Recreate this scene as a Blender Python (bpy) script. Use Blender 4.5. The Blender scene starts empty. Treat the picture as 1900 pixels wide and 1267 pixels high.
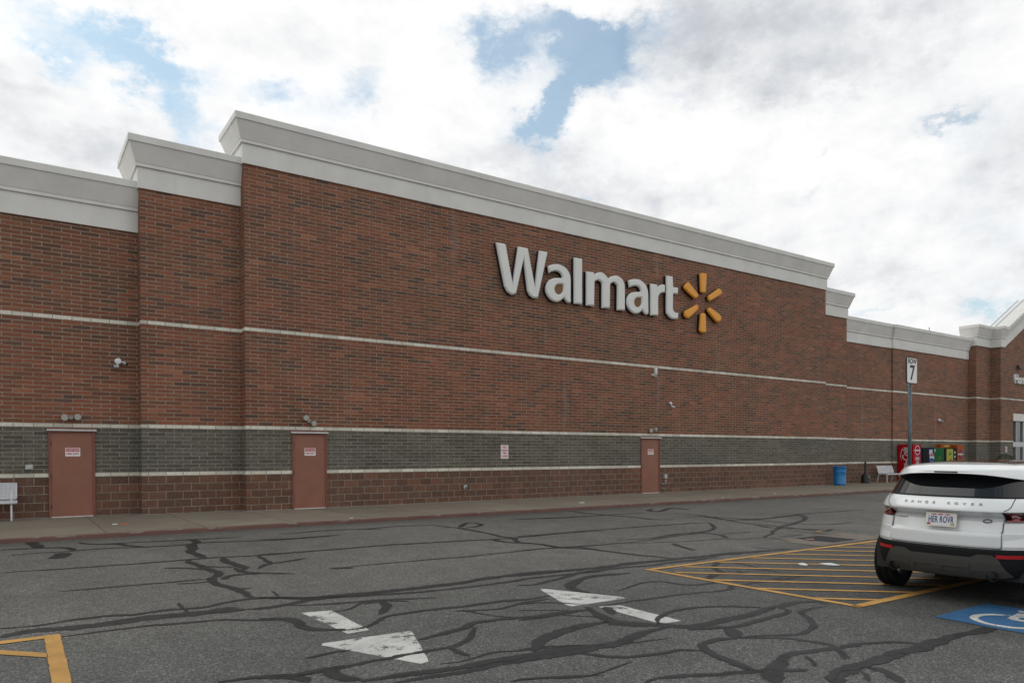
import bpy, bmesh, math, random
from mathutils import Vector, Matrix
from mathutils import noise as mn
random.seed(7)
sc = bpy.context.scene
COL = sc.collection
R = math.radians

# ---------------------------------------------------------------- camera
CAM_H = 1.536
FPX, YAW, PITCH, ROLL = 1346.71, 0.602008604, -0.007931892, -0.004042101
cam_d = bpy.data.cameras.new('camera'); cam = bpy.data.objects.new('camera', cam_d); COL.objects.link(cam)
fw0 = Vector((math.sin(YAW), math.cos(YAW), 0)); r0 = Vector((math.cos(YAW), -math.sin(YAW), 0)); up0 = Vector((0, 0, 1))
fw = fw0*math.cos(PITCH)+up0*math.sin(PITCH); upv = -fw0*math.sin(PITCH)+up0*math.cos(PITCH)
rv = r0*math.cos(ROLL)+upv*math.sin(ROLL); uv_ = -r0*math.sin(ROLL)+upv*math.cos(ROLL)
M4 = Matrix((rv, uv_, -fw)).transposed().to_4x4(); M4.translation = (0, 0, CAM_H)
cam.matrix_world = M4
cam_d.sensor_width = 36; cam_d.lens = FPX*36/1900
cam_d.shift_y = (856.657-633.5)/1900
cam_d.clip_end = 3000
sc.camera = cam

# ---------------------------------------------------------------- exposure, sun
sc.view_settings.view_transform = 'Standard'; sc.view_settings.look = 'None'
sc.view_settings.exposure = 0.0; sc.view_settings.gamma = 1
SUN_EL, SUN_AZ = R(52), R(-38)       # azimuth from +Y towards +X: behind the building, to the left
sd = bpy.data.lights.new('sun', 'SUN'); sun = bpy.data.objects.new('sun', sd); COL.objects.link(sun)
sd.energy = 0.85; sd.angle = R(60); sd.color = (1, .95, .87)
sdir = Vector((math.sin(SUN_AZ)*math.cos(SUN_EL), math.cos(SUN_AZ)*math.cos(SUN_EL), math.sin(SUN_EL)))
sun.rotation_euler = sdir.to_track_quat('Z', 'Y').to_euler(); sun.location = (0, 0, 40)

CRACKS = [[0.22,[[0.22,16.36],[0.25,15.78],[0.28,15.4],[0.35,14.94],[0.41,14.9]]],[0.1,[[-0.2,14.98],[0.11,14.96],[0.44,14.88],[0.65,14.74],[0.75,14.6],[0.86,14.21]]],[0.08,[[-0.04,14.11],[0.3,14.2],[0.63,14.16],[0.86,14.21],[1.35,14.23],[1.89,14.07],[2.46,13.99],[2.69,14.07],[2.82,14.11],[3.7,13.91],[4.2,13.77],[5.35,13.88]]],[0.28,[[0.67,14.03],[0.6,13.59],[0.49,13.37]]],[0.09,[[0.99,15.39],[1.19,14.96],[1.46,14.78],[1.65,14.46],[1.94,14.04]]],[0.08,[[1.19,14.96],[1.41,14.9],[1.99,14.83],[2.59,14.75],[2.79,14.76],[3.16,14.68],[3.62,14.65]]],[0.12,[[2.66,14.77],[2.76,14.64],[2.75,14.15],[2.84,14.09]]],[0.22,[[2.72,14.17],[2.58,13.76],[2.53,13.38],[2.43,13.05],[2.45,12.67],[2.49,12.22],[2.6,12.1]]],[0.09,[[-0.16,12.28],[0.36,12.22],[0.92,12.16],[1.5,12.13],[2.13,12.12],[2.52,12.11],[3.19,11.99],[3.93,12.0],[4.71,11.96]]],[0.17,[[2.4,12.18],[2.23,12.08],[2.2,11.82],[2.25,11.52],[2.28,11.17],[2.33,10.94],[2.33,10.58],[2.25,10.38],[2.15,10.25],[2.12,10.06],[2.14,9.74],[2.19,9.49],[2.24,9.27],[2.24,8.91],[2.27,8.62]]],[0.08,[[1.78,11.45],[1.99,11.35],[2.19,11.09],[2.27,10.92]]],[0.07,[[2.27,11.37],[2.45,11.15],[2.67,11.01]]],[0.18,[[2.72,12.02],[2.67,11.62],[2.72,11.33],[2.73,10.96],[2.73,10.77],[2.63,10.65]]],[0.09,[[2.65,10.92],[2.62,10.52],[2.78,10.27],[3.2,9.97]]],[0.14,[[3.24,11.96],[3.22,11.58],[3.19,11.27],[3.19,11.0]]],[0.13,[[2.91,10.66],[3.04,10.86],[3.19,11.0],[3.5,11.11],[3.79,11.27]]],[0.08,[[0.44,10.3],[0.97,10.27],[1.58,10.23],[2.01,10.21],[2.14,10.16]]],[0.07,[[1.72,10.06],[1.92,9.99],[2.1,9.97]]],[0.11,[[2.25,10.05],[2.42,10.27],[2.64,10.29],[2.82,10.23]]],[0.07,[[2.22,9.44],[2.28,9.26],[2.42,9.24]]],[0.09,[[-0.12,8.49],[0.17,8.44],[0.48,8.55],[0.8,8.53],[1.02,8.43],[1.31,8.49],[1.57,8.42],[1.75,8.41],[1.97,8.55],[2.26,8.59],[2.46,8.49],[2.82,8.28],[3.2,8.13]]],[0.3,[[-0.11,8.1],[0.1,8.24],[0.31,8.22],[0.61,8.15],[0.93,8.16],[1.18,8.2],[1.43,8.16],[1.66,8.15],[1.87,8.12],[2.04,8.06]]],[0.14,[[2.04,8.06],[2.32,8.01],[2.58,8.08],[2.78,8.18],[2.99,8.17],[3.2,8.13]]],[0.4,[[1.78,8.28],[1.87,8.1],[1.97,8.05]]],[0.08,[[0.35,7.83],[0.74,7.85],[1.05,7.85],[1.36,7.76],[1.77,7.67],[2.03,7.5],[2.26,7.41]]],[0.04,[[1.53,8.84],[1.52,8.54],[1.5,8.26]]],[0.07,[[1.98,5.93],[2.17,5.95],[2.34,5.95]]],[0.1,[[1.24,5.67],[1.43,5.66],[1.62,5.6],[1.76,5.53],[1.95,5.54],[2.18,5.56]]],[0.14,[[1.62,5.6],[1.75,5.49],[1.8,5.32]]],[0.04,[[2.58,8.92],[2.54,8.56]]],[0.1,[[3.28,12.05],[3.85,12.0],[4.8,11.98],[5.5,12.01],[6.52,11.85],[7.6,11.66],[8.48,11.68],[9.22,11.75],[10.34,11.62]]],[0.08,[[3.81,14.02],[4.46,13.87],[5.34,13.89]]],[0.07,[[4.44,14.73],[4.71,14.67],[5.35,14.84],[6.11,14.63],[6.47,14.32]]],[0.06,[[6.11,14.63],[7.18,14.72],[7.78,14.47]]],[0.13,[[7.82,14.63],[7.9,13.95],[8.01,13.74],[8.01,13.12],[7.98,12.37],[7.91,11.87],[7.98,11.66],[7.71,11.02],[7.88,10.69],[7.91,10.09],[8.2,9.68],[8.24,9.26]]],[0.09,[[8.1,13.82],[8.56,14.44],[8.83,14.56],[8.79,14.01],[8.34,13.67],[8.08,13.7]]],[0.1,[[7.6,11.73],[7.52,11.23],[7.63,10.92]]],[0.1,[[3.76,10.14],[4.04,9.95]]],[0.06,[[3.88,10.11],[4.63,10.12],[5.53,10.06],[6.54,10.04],[7.34,10.11],[7.91,10.09],[8.82,9.91]]],[0.1,[[8.3,11.62],[9.44,11.73]]],[0.06,[[10.05,14.6],[11.08,14.49],[12.64,14.2]]],[0.2,[[2.33,8.6],[2.67,8.32],[2.85,8.23],[3.27,8.17],[3.72,8.13],[4.07,8.1],[4.47,8.13],[4.89,8.15],[5.34,8.2],[5.8,8.21],[6.25,8.18],[6.64,8.05],[7.16,8.05]]],[0.13,[[2.18,8.02],[2.38,8.05],[2.64,8.1],[2.82,8.15],[3.24,8.1],[3.65,7.98],[4.06,7.84],[4.42,7.81],[4.84,7.85],[5.4,7.85],[5.74,7.91],[6.33,7.86],[6.9,7.75]]],[0.08,[[2.47,8.02],[2.83,7.86],[3.22,7.77],[3.52,7.69],[4.06,7.43]]],[0.16,[[3.21,7.6],[3.41,7.65],[3.4,7.43],[3.26,7.19],[3.15,7.06]]],[0.05,[[2.77,7.42],[2.99,7.48],[3.18,7.63],[3.34,7.69],[3.71,7.47]]],[0.12,[[2.55,6.64],[2.76,6.63],[2.91,6.7],[3.12,6.88],[3.3,6.94],[3.6,6.95],[4.02,6.9],[4.48,6.88],[4.94,6.81],[5.21,6.82]]],[0.16,[[2.05,7.55],[2.29,7.39],[2.35,7.21],[2.32,6.96],[2.4,6.78],[2.62,6.64]]],[0.16,[[3.01,5.93],[3.19,5.97],[3.47,6.03],[3.58,6.05],[3.76,6.18],[4.02,6.17],[4.41,6.08],[4.85,6.03],[5.16,6.01]]],[0.11,[[3.7,6.04],[3.53,5.82],[3.34,5.64],[3.16,5.55],[3.03,5.53],[2.7,5.55],[2.36,5.53],[2.05,5.5],[1.77,5.53],[1.52,5.62]]],[0.1,[[3.16,5.55],[3.15,5.38],[3.16,5.21]]],[0.06,[[3.95,6.74],[4.01,6.59],[4.06,6.41],[4.23,6.15]]],[0.09,[[3.89,6.72],[4.3,6.6],[4.71,6.67],[5.11,6.69]]],[0.05,[[1.98,5.94],[2.19,5.96],[2.39,5.93]]],[0.2,[[2.06,5.53],[2.01,5.45],[2.0,5.29],[2.06,5.17],[2.13,5.11]]],[0.17,[[2.13,5.11],[2.46,5.06],[2.75,5.01],[2.97,4.97],[3.16,4.99],[3.59,4.95],[3.95,4.91],[4.31,4.85]]],[0.14,[[2.26,4.96],[2.55,4.92],[2.84,4.89],[3.18,4.89],[3.53,4.87],[3.91,4.87],[4.29,4.82]]],[0.06,[[2.82,5.13],[2.98,5.11],[3.18,5.16],[3.4,5.22],[3.69,5.09],[4.0,4.98],[4.31,4.85]]],[0.07,[[3.95,4.81],[4.1,4.61]]],[0.05,[[3.04,4.47],[3.23,4.46],[3.49,4.34],[3.74,4.2]]],[0.12,[[1.52,5.62],[1.63,5.54],[1.74,5.45],[1.79,5.3]]],[0.09,[[8.2,11.76],[9.36,11.78],[10.37,11.8],[11.64,11.72],[13.3,11.59],[13.39,11.34],[12.85,10.76],[12.26,10.38],[11.51,10.27],[11.17,10.31],[10.32,10.14],[9.67,10.22],[9.49,10.28]]],[0.1,[[7.65,10.97],[7.88,10.6],[7.96,10.06],[8.2,9.91],[8.3,9.35],[8.44,8.7],[8.57,8.3],[8.63,8.04]]],[0.08,[[7.01,10.06],[7.98,10.05],[8.71,9.91],[9.87,9.93],[10.98,10.13],[11.42,10.14],[11.9,10.13]]],[0.07,[[9.27,9.79],[10.16,9.52],[10.95,9.32],[11.35,9.3],[11.71,9.07],[12.22,8.91],[12.09,8.33],[11.98,7.7],[12.19,7.65]]],[0.14,[[11.69,10.43],[11.83,10.07],[11.8,9.71],[11.52,9.36]]],[0.07,[[11.95,9.8],[12.38,9.82],[12.81,9.74]]],[0.1,[[12.83,15.9],[12.7,14.97],[12.83,14.38],[13.0,13.73],[13.03,12.8],[13.45,12.53]]],[0.06,[[10.19,14.61],[11.37,14.31],[12.91,14.33],[14.16,14.24]]],[0.12,[[15.28,15.08],[14.78,14.66],[14.79,14.31],[15.54,14.76],[16.06,14.96],[15.94,14.29]]],[0.1,[[14.83,13.81],[14.87,12.96],[14.67,12.2],[14.31,11.35],[14.15,10.71],[13.84,9.99],[14.19,9.55],[14.53,9.12],[14.87,8.5]]],[0.17,[[14.31,12.89],[14.87,12.36],[15.06,11.67],[15.85,11.45],[17.36,11.69],[18.62,11.68],[20.25,11.57]]],[0.12,[[14.67,12.79],[14.49,11.76],[15.06,11.4],[16.26,11.47],[17.16,11.5],[16.35,10.85],[15.64,10.5],[14.87,10.25],[13.98,9.91],[12.94,9.35],[12.16,8.95]]],[0.08,[[14.87,11.79],[15.06,11.13],[15.05,10.37],[15.3,9.97],[15.77,9.67],[16.53,9.67]]],[0.12,[[14.26,10.64],[14.18,9.77],[14.2,9.13],[14.21,8.92],[14.83,9.14]]],[0.12,[[10.0,9.32],[9.74,8.82],[9.63,8.48]]],[0.06,[[12.53,8.88],[12.85,8.85],[13.26,8.84]]],[0.07,[[13.71,9.45],[13.75,8.63],[13.94,7.97]]],[0.22,[[5.66,8.13],[6.28,8.11],[6.91,8.06],[7.62,8.05],[8.56,8.01],[9.12,7.95],[9.73,7.9],[10.33,7.82],[11.2,7.72]]],[0.07,[[10.76,8.15],[10.93,7.9],[11.2,7.72]]],[0.13,[[5.29,7.59],[5.52,7.51],[5.91,7.63],[6.58,7.87],[7.09,7.87],[7.73,7.78],[8.51,7.78],[9.36,7.78]]],[0.18,[[7.11,7.44],[6.71,7.52],[6.32,7.49],[6.01,7.34],[5.79,7.14],[5.7,6.89],[5.74,6.7]]],[0.07,[[6.07,6.61],[6.48,6.72],[6.82,6.8],[7.03,6.74],[7.08,6.47],[7.25,6.32],[7.44,6.31],[7.75,6.29]]],[0.16,[[9.05,7.32],[8.86,7.34],[8.42,7.03],[8.23,6.78],[7.91,6.64],[7.61,6.51]]],[0.09,[[9.05,7.32],[9.12,7.07],[9.02,6.73],[8.91,6.37]]],[0.09,[[5.29,6.11],[5.62,6.06],[5.99,6.03],[6.42,6.01],[6.82,5.94],[7.17,5.91],[7.45,5.94],[7.44,6.02],[7.77,6.02],[8.34,6.03],[8.86,6.11],[9.2,6.05]]],[0.08,[[8.51,6.78],[8.43,6.38],[8.82,6.22]]],[0.22,[[5.19,6.12],[5.06,5.79],[4.98,5.5],[5.01,5.35],[5.14,5.17],[5.33,5.0],[5.45,4.87],[5.69,4.85],[5.97,4.85],[6.29,4.87],[6.66,4.93],[7.03,4.96],[7.37,4.96],[7.58,4.87],[7.55,4.72]]],[0.2,[[5.25,4.99],[5.04,4.98],[4.71,4.88],[4.46,4.81],[4.15,4.85],[3.75,4.85],[3.39,4.87]]],[0.1,[[5.29,5.07],[5.38,5.24],[5.6,5.38],[5.88,5.45],[6.16,5.42],[6.5,5.28],[6.78,5.04]]],[0.12,[[5.36,4.81],[5.68,4.72],[5.77,4.66],[5.99,4.64],[6.45,4.66],[6.76,4.71],[6.89,4.77],[6.93,4.91]]],[0.22,[[5.77,4.62],[5.69,4.54],[5.47,4.36]]],[0.08,[[4.2,6.02],[4.65,6.01],[5.1,6.02]]],[0.16,[[5.36,6.01],[5.3,5.83],[5.2,5.69]]],[0.2,[[3.67,5.03],[3.88,5.2],[4.15,5.37],[4.45,5.46],[4.76,5.47],[4.94,5.48]]],[0.08,[[4.86,5.4],[5.11,5.14]]],[0.09,[[3.98,4.79],[4.11,4.57],[4.3,4.44],[4.56,4.37],[4.75,4.34],[4.93,4.22]]],[0.14,[[5.49,4.32],[5.29,4.4],[5.12,4.38],[5.0,4.32],[4.91,4.17],[4.85,3.98],[4.82,3.79],[4.8,3.63],[4.85,3.57]]],[0.1,[[5.52,4.34],[5.75,4.26],[6.0,4.13],[6.15,4.09],[6.42,4.14],[6.56,4.22],[6.75,4.42],[6.91,4.66],[7.15,4.71],[7.45,4.68]]],[0.08,[[5.5,4.31],[5.77,4.17],[5.92,3.99],[5.99,3.8],[5.97,3.66],[5.86,3.53],[5.69,3.39]]],[0.13,[[6.2,3.54],[5.93,3.64],[5.64,3.71],[5.41,3.73],[5.19,3.66],[5.03,3.59],[4.86,3.59],[4.48,3.73],[4.22,3.86],[4.0,3.92],[3.87,3.9]]],[0.24,[[5.22,3.7],[4.99,3.56],[4.82,3.45],[4.69,3.33]]],[0.1,[[4.95,3.53],[5.17,3.4]]],[0.04,[[5.52,3.63],[5.42,3.5],[5.29,3.41]]],[0.03,[[3.11,4.47],[3.38,4.37],[3.65,4.26],[4.06,4.3],[4.18,4.34]]],[0.22,[[5.6,3.2],[5.47,3.23],[5.27,3.2],[5.04,3.09]]],[0.05,[[3.59,5.15],[3.91,5.06],[4.2,4.9],[4.52,4.78],[5.0,4.68]]],[0.05,[[4.46,6.4],[4.95,6.07]]],[0.05,[[4.75,5.98],[4.99,5.71]]],[0.08,[[4.64,6.66],[4.95,6.56],[5.23,6.26]]],[0.09,[[6.03,3.65],[6.26,3.56],[6.52,3.45],[6.65,3.35],[6.7,3.25]]],[0.2,[[8.29,3.18],[8.11,3.23],[7.86,3.21],[7.53,3.21],[7.16,3.25],[6.76,3.23],[6.53,3.2],[6.3,3.24],[5.95,3.25],[5.67,3.23],[5.5,3.24],[5.3,3.22],[5.05,3.12]]],[0.15,[[5.63,3.2],[5.65,3.09],[5.61,2.97],[5.48,2.81]]],[0.06,[[5.52,3.22],[5.43,3.09],[5.28,2.97]]],[0.05,[[5.47,3.62],[5.41,3.5],[5.31,3.41]]],[0.05,[[5.93,3.6],[5.73,3.39]]],[0.07,[[8.01,6.04],[8.41,5.98],[8.94,5.98]]],[0.06,[[8.9,6.71],[8.91,6.46]]]]
LETTERS = {"W":[[[13.101,8.541],[13.454,8.549],[13.499,8.489],[13.755,7.264],[13.989,8.545],[14.378,8.549],[14.406,8.488],[14.674,7.281],[14.872,8.547],[15.229,8.551],[14.81,6.928],[14.616,6.896],[14.467,6.965],[14.372,7.108],[14.208,8.186],[13.898,6.955],[13.712,6.898],[13.538,6.986],[13.437,7.142]],None],"a":[[[15.235,8.067],[15.393,8.142],[15.594,8.191],[15.797,8.194],[16.002,8.137],[16.156,8.012],[16.233,7.861],[16.25,7.662],[16.247,7.123],[16.255,6.949],[16.134,6.909],[16.014,6.975],[15.946,7.074],[15.86,6.997],[15.724,6.914],[15.572,6.883],[15.404,6.916],[15.255,7.017],[15.165,7.151],[15.141,7.305],[15.191,7.469],[15.308,7.603],[15.475,7.685],[15.677,7.725],[15.863,7.744],[15.864,7.811],[15.796,7.895],[15.695,7.947],[15.56,7.948],[15.409,7.907],[15.284,7.843]],[[15.591,7.455],[15.709,7.511],[15.905,7.523],[15.913,7.404],[15.895,7.295],[15.827,7.206],[15.708,7.152],[15.607,7.179],[15.54,7.263],[15.532,7.368]]],"l":[[[16.404,8.545],[16.778,8.552],[16.771,6.928],[16.399,6.914]],None],"m":[[[16.973,8.142],[17.324,8.146],[17.339,8.064],[17.445,8.14],[17.608,8.193],[17.792,8.18],[17.937,8.092],[18.019,8.018],[18.124,8.094],[18.355,8.177],[18.546,8.167],[18.716,8.088],[18.812,7.943],[18.844,7.742],[18.841,6.935],[18.456,6.912],[18.47,7.726],[18.417,7.844],[18.322,7.907],[18.228,7.898],[18.144,7.848],[18.106,7.742],[18.088,6.938],[17.709,6.906],[17.713,7.722],[17.652,7.845],[17.525,7.894],[17.423,7.853],[17.352,7.752],[17.335,6.93],[16.962,6.918]],None],"a2":[[[19.017,8.073],[19.197,8.149],[19.415,8.187],[19.634,8.181],[19.855,8.087],[19.99,7.944],[20.057,7.703],[20.069,6.947],[19.925,6.905],[19.801,6.98],[19.728,7.061],[19.654,6.982],[19.507,6.904],[19.337,6.877],[19.145,6.944],[19.002,7.068],[18.931,7.251],[18.955,7.428],[19.051,7.562],[19.195,7.65],[19.389,7.7],[19.657,7.734],[19.633,7.828],[19.56,7.907],[19.414,7.932],[19.244,7.901],[19.076,7.836]],[[19.363,7.433],[19.461,7.489],[19.693,7.517],[19.7,7.376],[19.68,7.268],[19.593,7.169],[19.496,7.141],[19.387,7.164],[19.326,7.262],[19.327,7.359]]],"r":[[[20.178,8.12],[20.531,8.122],[20.556,8.008],[20.633,8.09],[20.761,8.152],[20.915,8.172],[20.972,8.152],[20.966,7.87],[20.837,7.854],[20.708,7.801],[20.619,7.7],[20.593,7.553],[20.59,6.931],[20.174,6.904]],None],"t":[[[21.046,8.552],[21.398,8.546],[21.423,8.146],[21.701,8.154],[21.687,7.894],[21.422,7.88],[21.407,7.356],[21.446,7.214],[21.552,7.161],[21.711,7.16],[21.697,6.928],[21.406,6.889],[21.222,6.934],[21.092,7.048],[21.041,7.224]],None],"ray0":[[[23.011,8.895],[23.165,8.943],[23.319,8.937],[23.387,8.874],[23.332,8.182],[23.193,8.123],[23.024,8.144],[22.974,8.817]],None],"ray1":[[[24.101,8.421],[24.277,8.384],[24.325,8.284],[24.228,8.167],[23.627,7.864],[23.486,7.889],[23.44,8.008],[23.533,8.082]],None],"ray2":[[[23.563,7.581],[23.688,7.558],[24.226,7.343],[24.29,7.223],[24.194,7.076],[24.002,7.036],[23.876,7.096],[23.454,7.407],[23.454,7.511]],None],"ray3":[[[23.16,7.317],[23.314,7.288],[23.349,6.627],[23.219,6.521],[23.035,6.515],[22.944,6.588],[23.007,7.255]],None],"ray4":[[[22.734,7.591],[22.87,7.569],[22.885,7.468],[22.794,7.376],[22.372,7.054],[22.194,7.005],[22.076,7.074],[22.047,7.212],[22.136,7.303]],None],"ray5":[[[22.228,8.42],[22.376,8.42],[22.887,8.044],[22.871,7.919],[22.705,7.858],[22.584,7.874],[22.079,8.148],[22.05,8.286]],None]}
BLUE = [[[0.5505,0.6681,0.5006],[15.4793,-8.6565,-5.4759],[0.7824,-32.4369,42.3843],1.0],[[0.4792,0.728,0.4902],[34.0543,-22.5788,0.2155],[-7.6676,-11.9029,25.1545],0.95],[[0.5931,0.6542,0.4692],[15.5836,-7.9327,-8.6453],[6.1516,-25.9547,28.3751],0.85],[[0.5419,0.7265,0.4226],[18.5794,-21.1367,12.479],[-46.4588,2.2192,55.7491],0.6],[[0.5657,0.6921,0.4483],[17.321,-18.2717,6.3281],[-45.5943,-7.3933,68.9197],0.5],[[0.5511,0.7165,0.4278],[41.1322,-16.4691,-25.4233],[9.4047,-20.9383,22.9189],0.9],[[0.0823,0.8932,0.4421],[12.286,-2.481,2.7171],[-1.3893,-18.9413,38.5023],0.72],[[0.0435,0.9101,0.4121],[35.177,3.6254,-11.7315],[36.6463,-34.4393,72.1227],0.45],[[0.1782,0.9011,0.3952],[37.8663,-14.4642,15.8708],[-8.1114,-7.8754,21.5994],0.62],[[0.1402,0.8932,0.4273],[27.2543,-2.3507,-4.0414],[11.2469,-19.3873,36.8],0.5],[[0.242,0.8654,0.4388],[34.5758,-12.1146,4.796],[-7.9111,-30.1679,63.8155],0.45],[[0.359,0.8167,0.4517],[35.1131,-17.0274,2.8557],[-10.2,-24.0897,51.6224],0.5],[[0.606,0.6216,0.4964],[19.817,-17.691,-2.057],[-21.0287,-21.8362,52.9849],0.5],[[0.6115,0.7161,0.3366],[37.1088,-30.8712,-1.7875],[-27.6793,-33.0844,120.5582],0.5],[[0.8485,0.3756,0.3727],[18.4571,-33.5103,-8.2772],[-52.6419,-23.1715,143.1069],0.45],[[0.7839,0.4935,0.3768],[32.8673,-45.63,-8.6597],[-39.203,-24.7704,113.9129],0.4],[[0.7893,0.5216,0.3238],[36.8925,-50.8718,-8.0407],[-20.0413,-13.3167,70.2362],0.5],[[0.8611,0.4784,0.1721],[10.0796,-18.9469,2.1894],[-28.7917,6.8969,124.668],0.5],[[0.915,0.3653,0.1714],[19.0204,-44.9835,-5.7421],[-12.1687,-4.7709,74.9727],0.6],[[0.6756,0.5931,0.438],[24.486,-25.2298,-3.6278],[-40.6058,-36.0125,111.3231],0.4],[[0.5392,0.7007,0.4672],[17.5299,-13.1266,-0.5602],[-6.1319,-8.1146,19.2343],0.3],[[0.5039,0.696,0.5115],[32.0851,-22.8419,-0.5494],[-13.6578,-19.2192,39.5781],0.3],[[0.1132,0.8924,0.4368],[16.1575,-3.6585,3.276],[-1.7731,-16.3865,33.919],0.3],[[-0.2,-0.1,0.975],[2.3,0,0.5],[0,2.3,0.3],1.3]]
GREY = [[[0.3313,0.8695,0.3663],[10.4776,-3.6327,-0.8613],[1.7558,-15.9219,36.1693],0.25],[[0.6124,0.7066,0.3545],[5.7338,-3.7448,-2.4464],[2.4947,-19.2793,34.0708],0.3],[[0.817,0.4934,0.2984],[4.2725,-5.7457,-2.2025],[-5.4763,-9.9787,31.4565],0.35],[[0.2798,0.8348,0.4741],[12.6342,-5.1366,1.5788],[-5.2535,-16.4651,32.0764],0.2],[[0.0196,0.9277,0.3727],[21.846,-2.4281,4.8771],[0.0141,-11.7,29.0985],0.2],[[0.67,0.5561,0.4918],[5.9973,-6.276,-1.0792],[-10.0537,-8.4135,23.1925],1.1],[[0.5543,0.7434,0.3743],[6.0824,-3.3917,-2.2749],[3.5386,-19.6703,33.7847],0.2],[[0.1167,0.9252,0.361],[14.5608,-2.8218,2.5121],[-1.6438,-15.7489,40.8569],0.2],[[0.8792,0.3671,0.3037],[7.1026,-14.4777,-3.078],[-9.9785,-4.1292,33.8515],0.35],[[0.7872,0.4193,0.4522],[6.0623,-8.9199,-2.288],[-10.9888,-5.8512,24.5368],0.6],[[0.7332,0.5155,0.4435],[8.8546,-10.79,-2.1073],[-16.3466,-11.5555,40.4308],0.4],[[0.7736,0.5832,0.2479],[3.6984,-4.2878,-1.461],[-2.3219,-7.3646,24.5324],0.3],[[0.8633,0.4599,0.2078],[6.5904,-11.1825,-2.6487],[-5.8529,-6.7565,39.194],0.45],[[0.8325,0.4017,0.3816],[5.9036,-9.9849,-2.3772],[-8.9947,-4.3265,24.1576],0.3],[[0.471,0.8043,0.3622],[10.4198,-6.2201,0.2526],[-3.4977,-6.1651,18.2209],0.22],[[0.0496,0.949,0.3115],[18.81,-2.0859,3.3447],[-0.2424,-9.1313,27.8328],0.15],[[0.3107,0.8131,0.4923],[12.3611,-5.5498,1.3556],[-5.2144,-14.22,26.7584],0.12]]
# ---------------------------------------------------------------- node helper
class NT:
    def __init__(s, nt): s.nt = nt; s.N = nt.nodes; s.L = nt.links
    def put(s, sock, v):
        if isinstance(v, bpy.types.NodeSocket): s.L.new(v, sock)
        elif v is not None: sock.default_value = v
    def n(s, t, **kw):
        nd = s.N.new(t)
        for k, v in kw.items(): setattr(nd, k, v)
        return nd
    def m(s, op, a, b=None, c=None, clamp=False):
        nd = s.n('ShaderNodeMath', operation=op, use_clamp=clamp)
        s.put(nd.inputs[0], a); s.put(nd.inputs[1], b)
        if c is not None: s.put(nd.inputs[2], c)
        return nd.outputs[0]
    def vm(s, op, a, b=None):
        nd = s.n('ShaderNodeVectorMath', operation=op)
        s.put(nd.inputs[0], a); s.put(nd.inputs[1], b)
        return nd.outputs['Value'] if op in ('DOT_PRODUCT', 'LENGTH') else nd.outputs[0]
    def noise(s, v, scale, det=3, rough=.5, out='Fac', dist=0):
        nd = s.n('ShaderNodeTexNoise'); s.put(nd.inputs['Vector'], v)
        nd.inputs['Scale'].default_value = scale; nd.inputs['Detail'].default_value = det
        nd.inputs['Roughness'].default_value = rough; nd.inputs['Distortion'].default_value = dist
        return nd.outputs[out]
    def ramp(s, f, stops, interp='LINEAR'):
        nd = s.n('ShaderNodeValToRGB'); s.put(nd.inputs[0], f); cr = nd.color_ramp; cr.interpolation = interp
        while len(cr.elements) < len(stops): cr.elements.new(.5)
        for e, (p, c) in zip(cr.elements, stops):
            e.position = p; e.color = (c, c, c, 1) if isinstance(c, (int, float)) else (*c, 1)
        return nd.outputs[0]
    def mix(s, f, a, b, mode='MIX'):
        nd = s.n('ShaderNodeMix', data_type='RGBA', blend_type=mode)
        s.put(nd.inputs[0], f)
        for sk, v in ((nd.inputs[6], a), (nd.inputs[7], b)):
            if isinstance(v, tuple) and len(v) == 3: v = (*v, 1)
            s.put(sk, v)
        return nd.outputs[2]
    def ss(s, x, lo, hi, a=0., b=1.):
        nd = s.n('ShaderNodeMapRange', interpolation_type='SMOOTHSTEP')
        s.put(nd.inputs[0], x); nd.inputs[1].default_value = lo; nd.inputs[2].default_value = hi
        nd.inputs[3].default_value = a; nd.inputs[4].default_value = b
        return nd.outputs[0]
    def sep(s, v):
        nd = s.n('ShaderNodeSeparateXYZ'); s.put(nd.inputs[0], v); return nd.outputs
    def comb(s, x, y, z=0.):
        nd = s.n('ShaderNodeCombineXYZ'); s.put(nd.inputs[0], x); s.put(nd.inputs[1], y); s.put(nd.inputs[2], z); return nd.outputs[0]

# ---------------------------------------------------------------- sky: blue seen through broken cloud
w = bpy.data.worlds.new('World'); sc.world = w; w.use_nodes = True
t = NT(w.node_tree); t.N.clear()
sky = t.n('ShaderNodeTexSky', sky_type='NISHITA', sun_disc=False, sun_elevation=SUN_EL, sun_rotation=SUN_AZ,
          air_density=1.0, dust_density=1.5, ozone_density=1.0)
D0 = t.n('ShaderNodeTexCoord').outputs['Generated']
Dn = t.vm('NORMALIZE', D0)
dz = t.sep(Dn)[2]
flat = t.vm('MULTIPLY', Dn, (1, 1, 1.7))
warp = t.vm('SUBTRACT', t.noise(flat, 7, 8, .68, 'Color'), (.5, .5, .5))
sc_ = t.n('ShaderNodeVectorMath', operation='SCALE'); t.put(sc_.inputs[0], warp); sc_.inputs['Scale'].default_value = .17
Dw = t.vm('ADD', Dn, sc_.outputs[0])
def blobs(lst, vec):
    tot = None
    for c, t1, t2, amp in lst:
        dlt = t.vm('SUBTRACT', vec, tuple(c))
        a = t.vm('DOT_PRODUCT', dlt, tuple(t1)); b = t.vm('DOT_PRODUCT', dlt, tuple(t2))
        q = t.m('ADD', t.m('MULTIPLY', a, a), t.m('MULTIPLY', b, b))
        g = t.m('MULTIPLY', t.m('POWER', 2.718, t.m('MULTIPLY', q, -.7)), amp)
        tot = g if tot is None else t.m('ADD', tot, g)
    return tot
blue = blobs(BLUE, Dw); grey = blobs(GREY, Dw)
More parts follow.
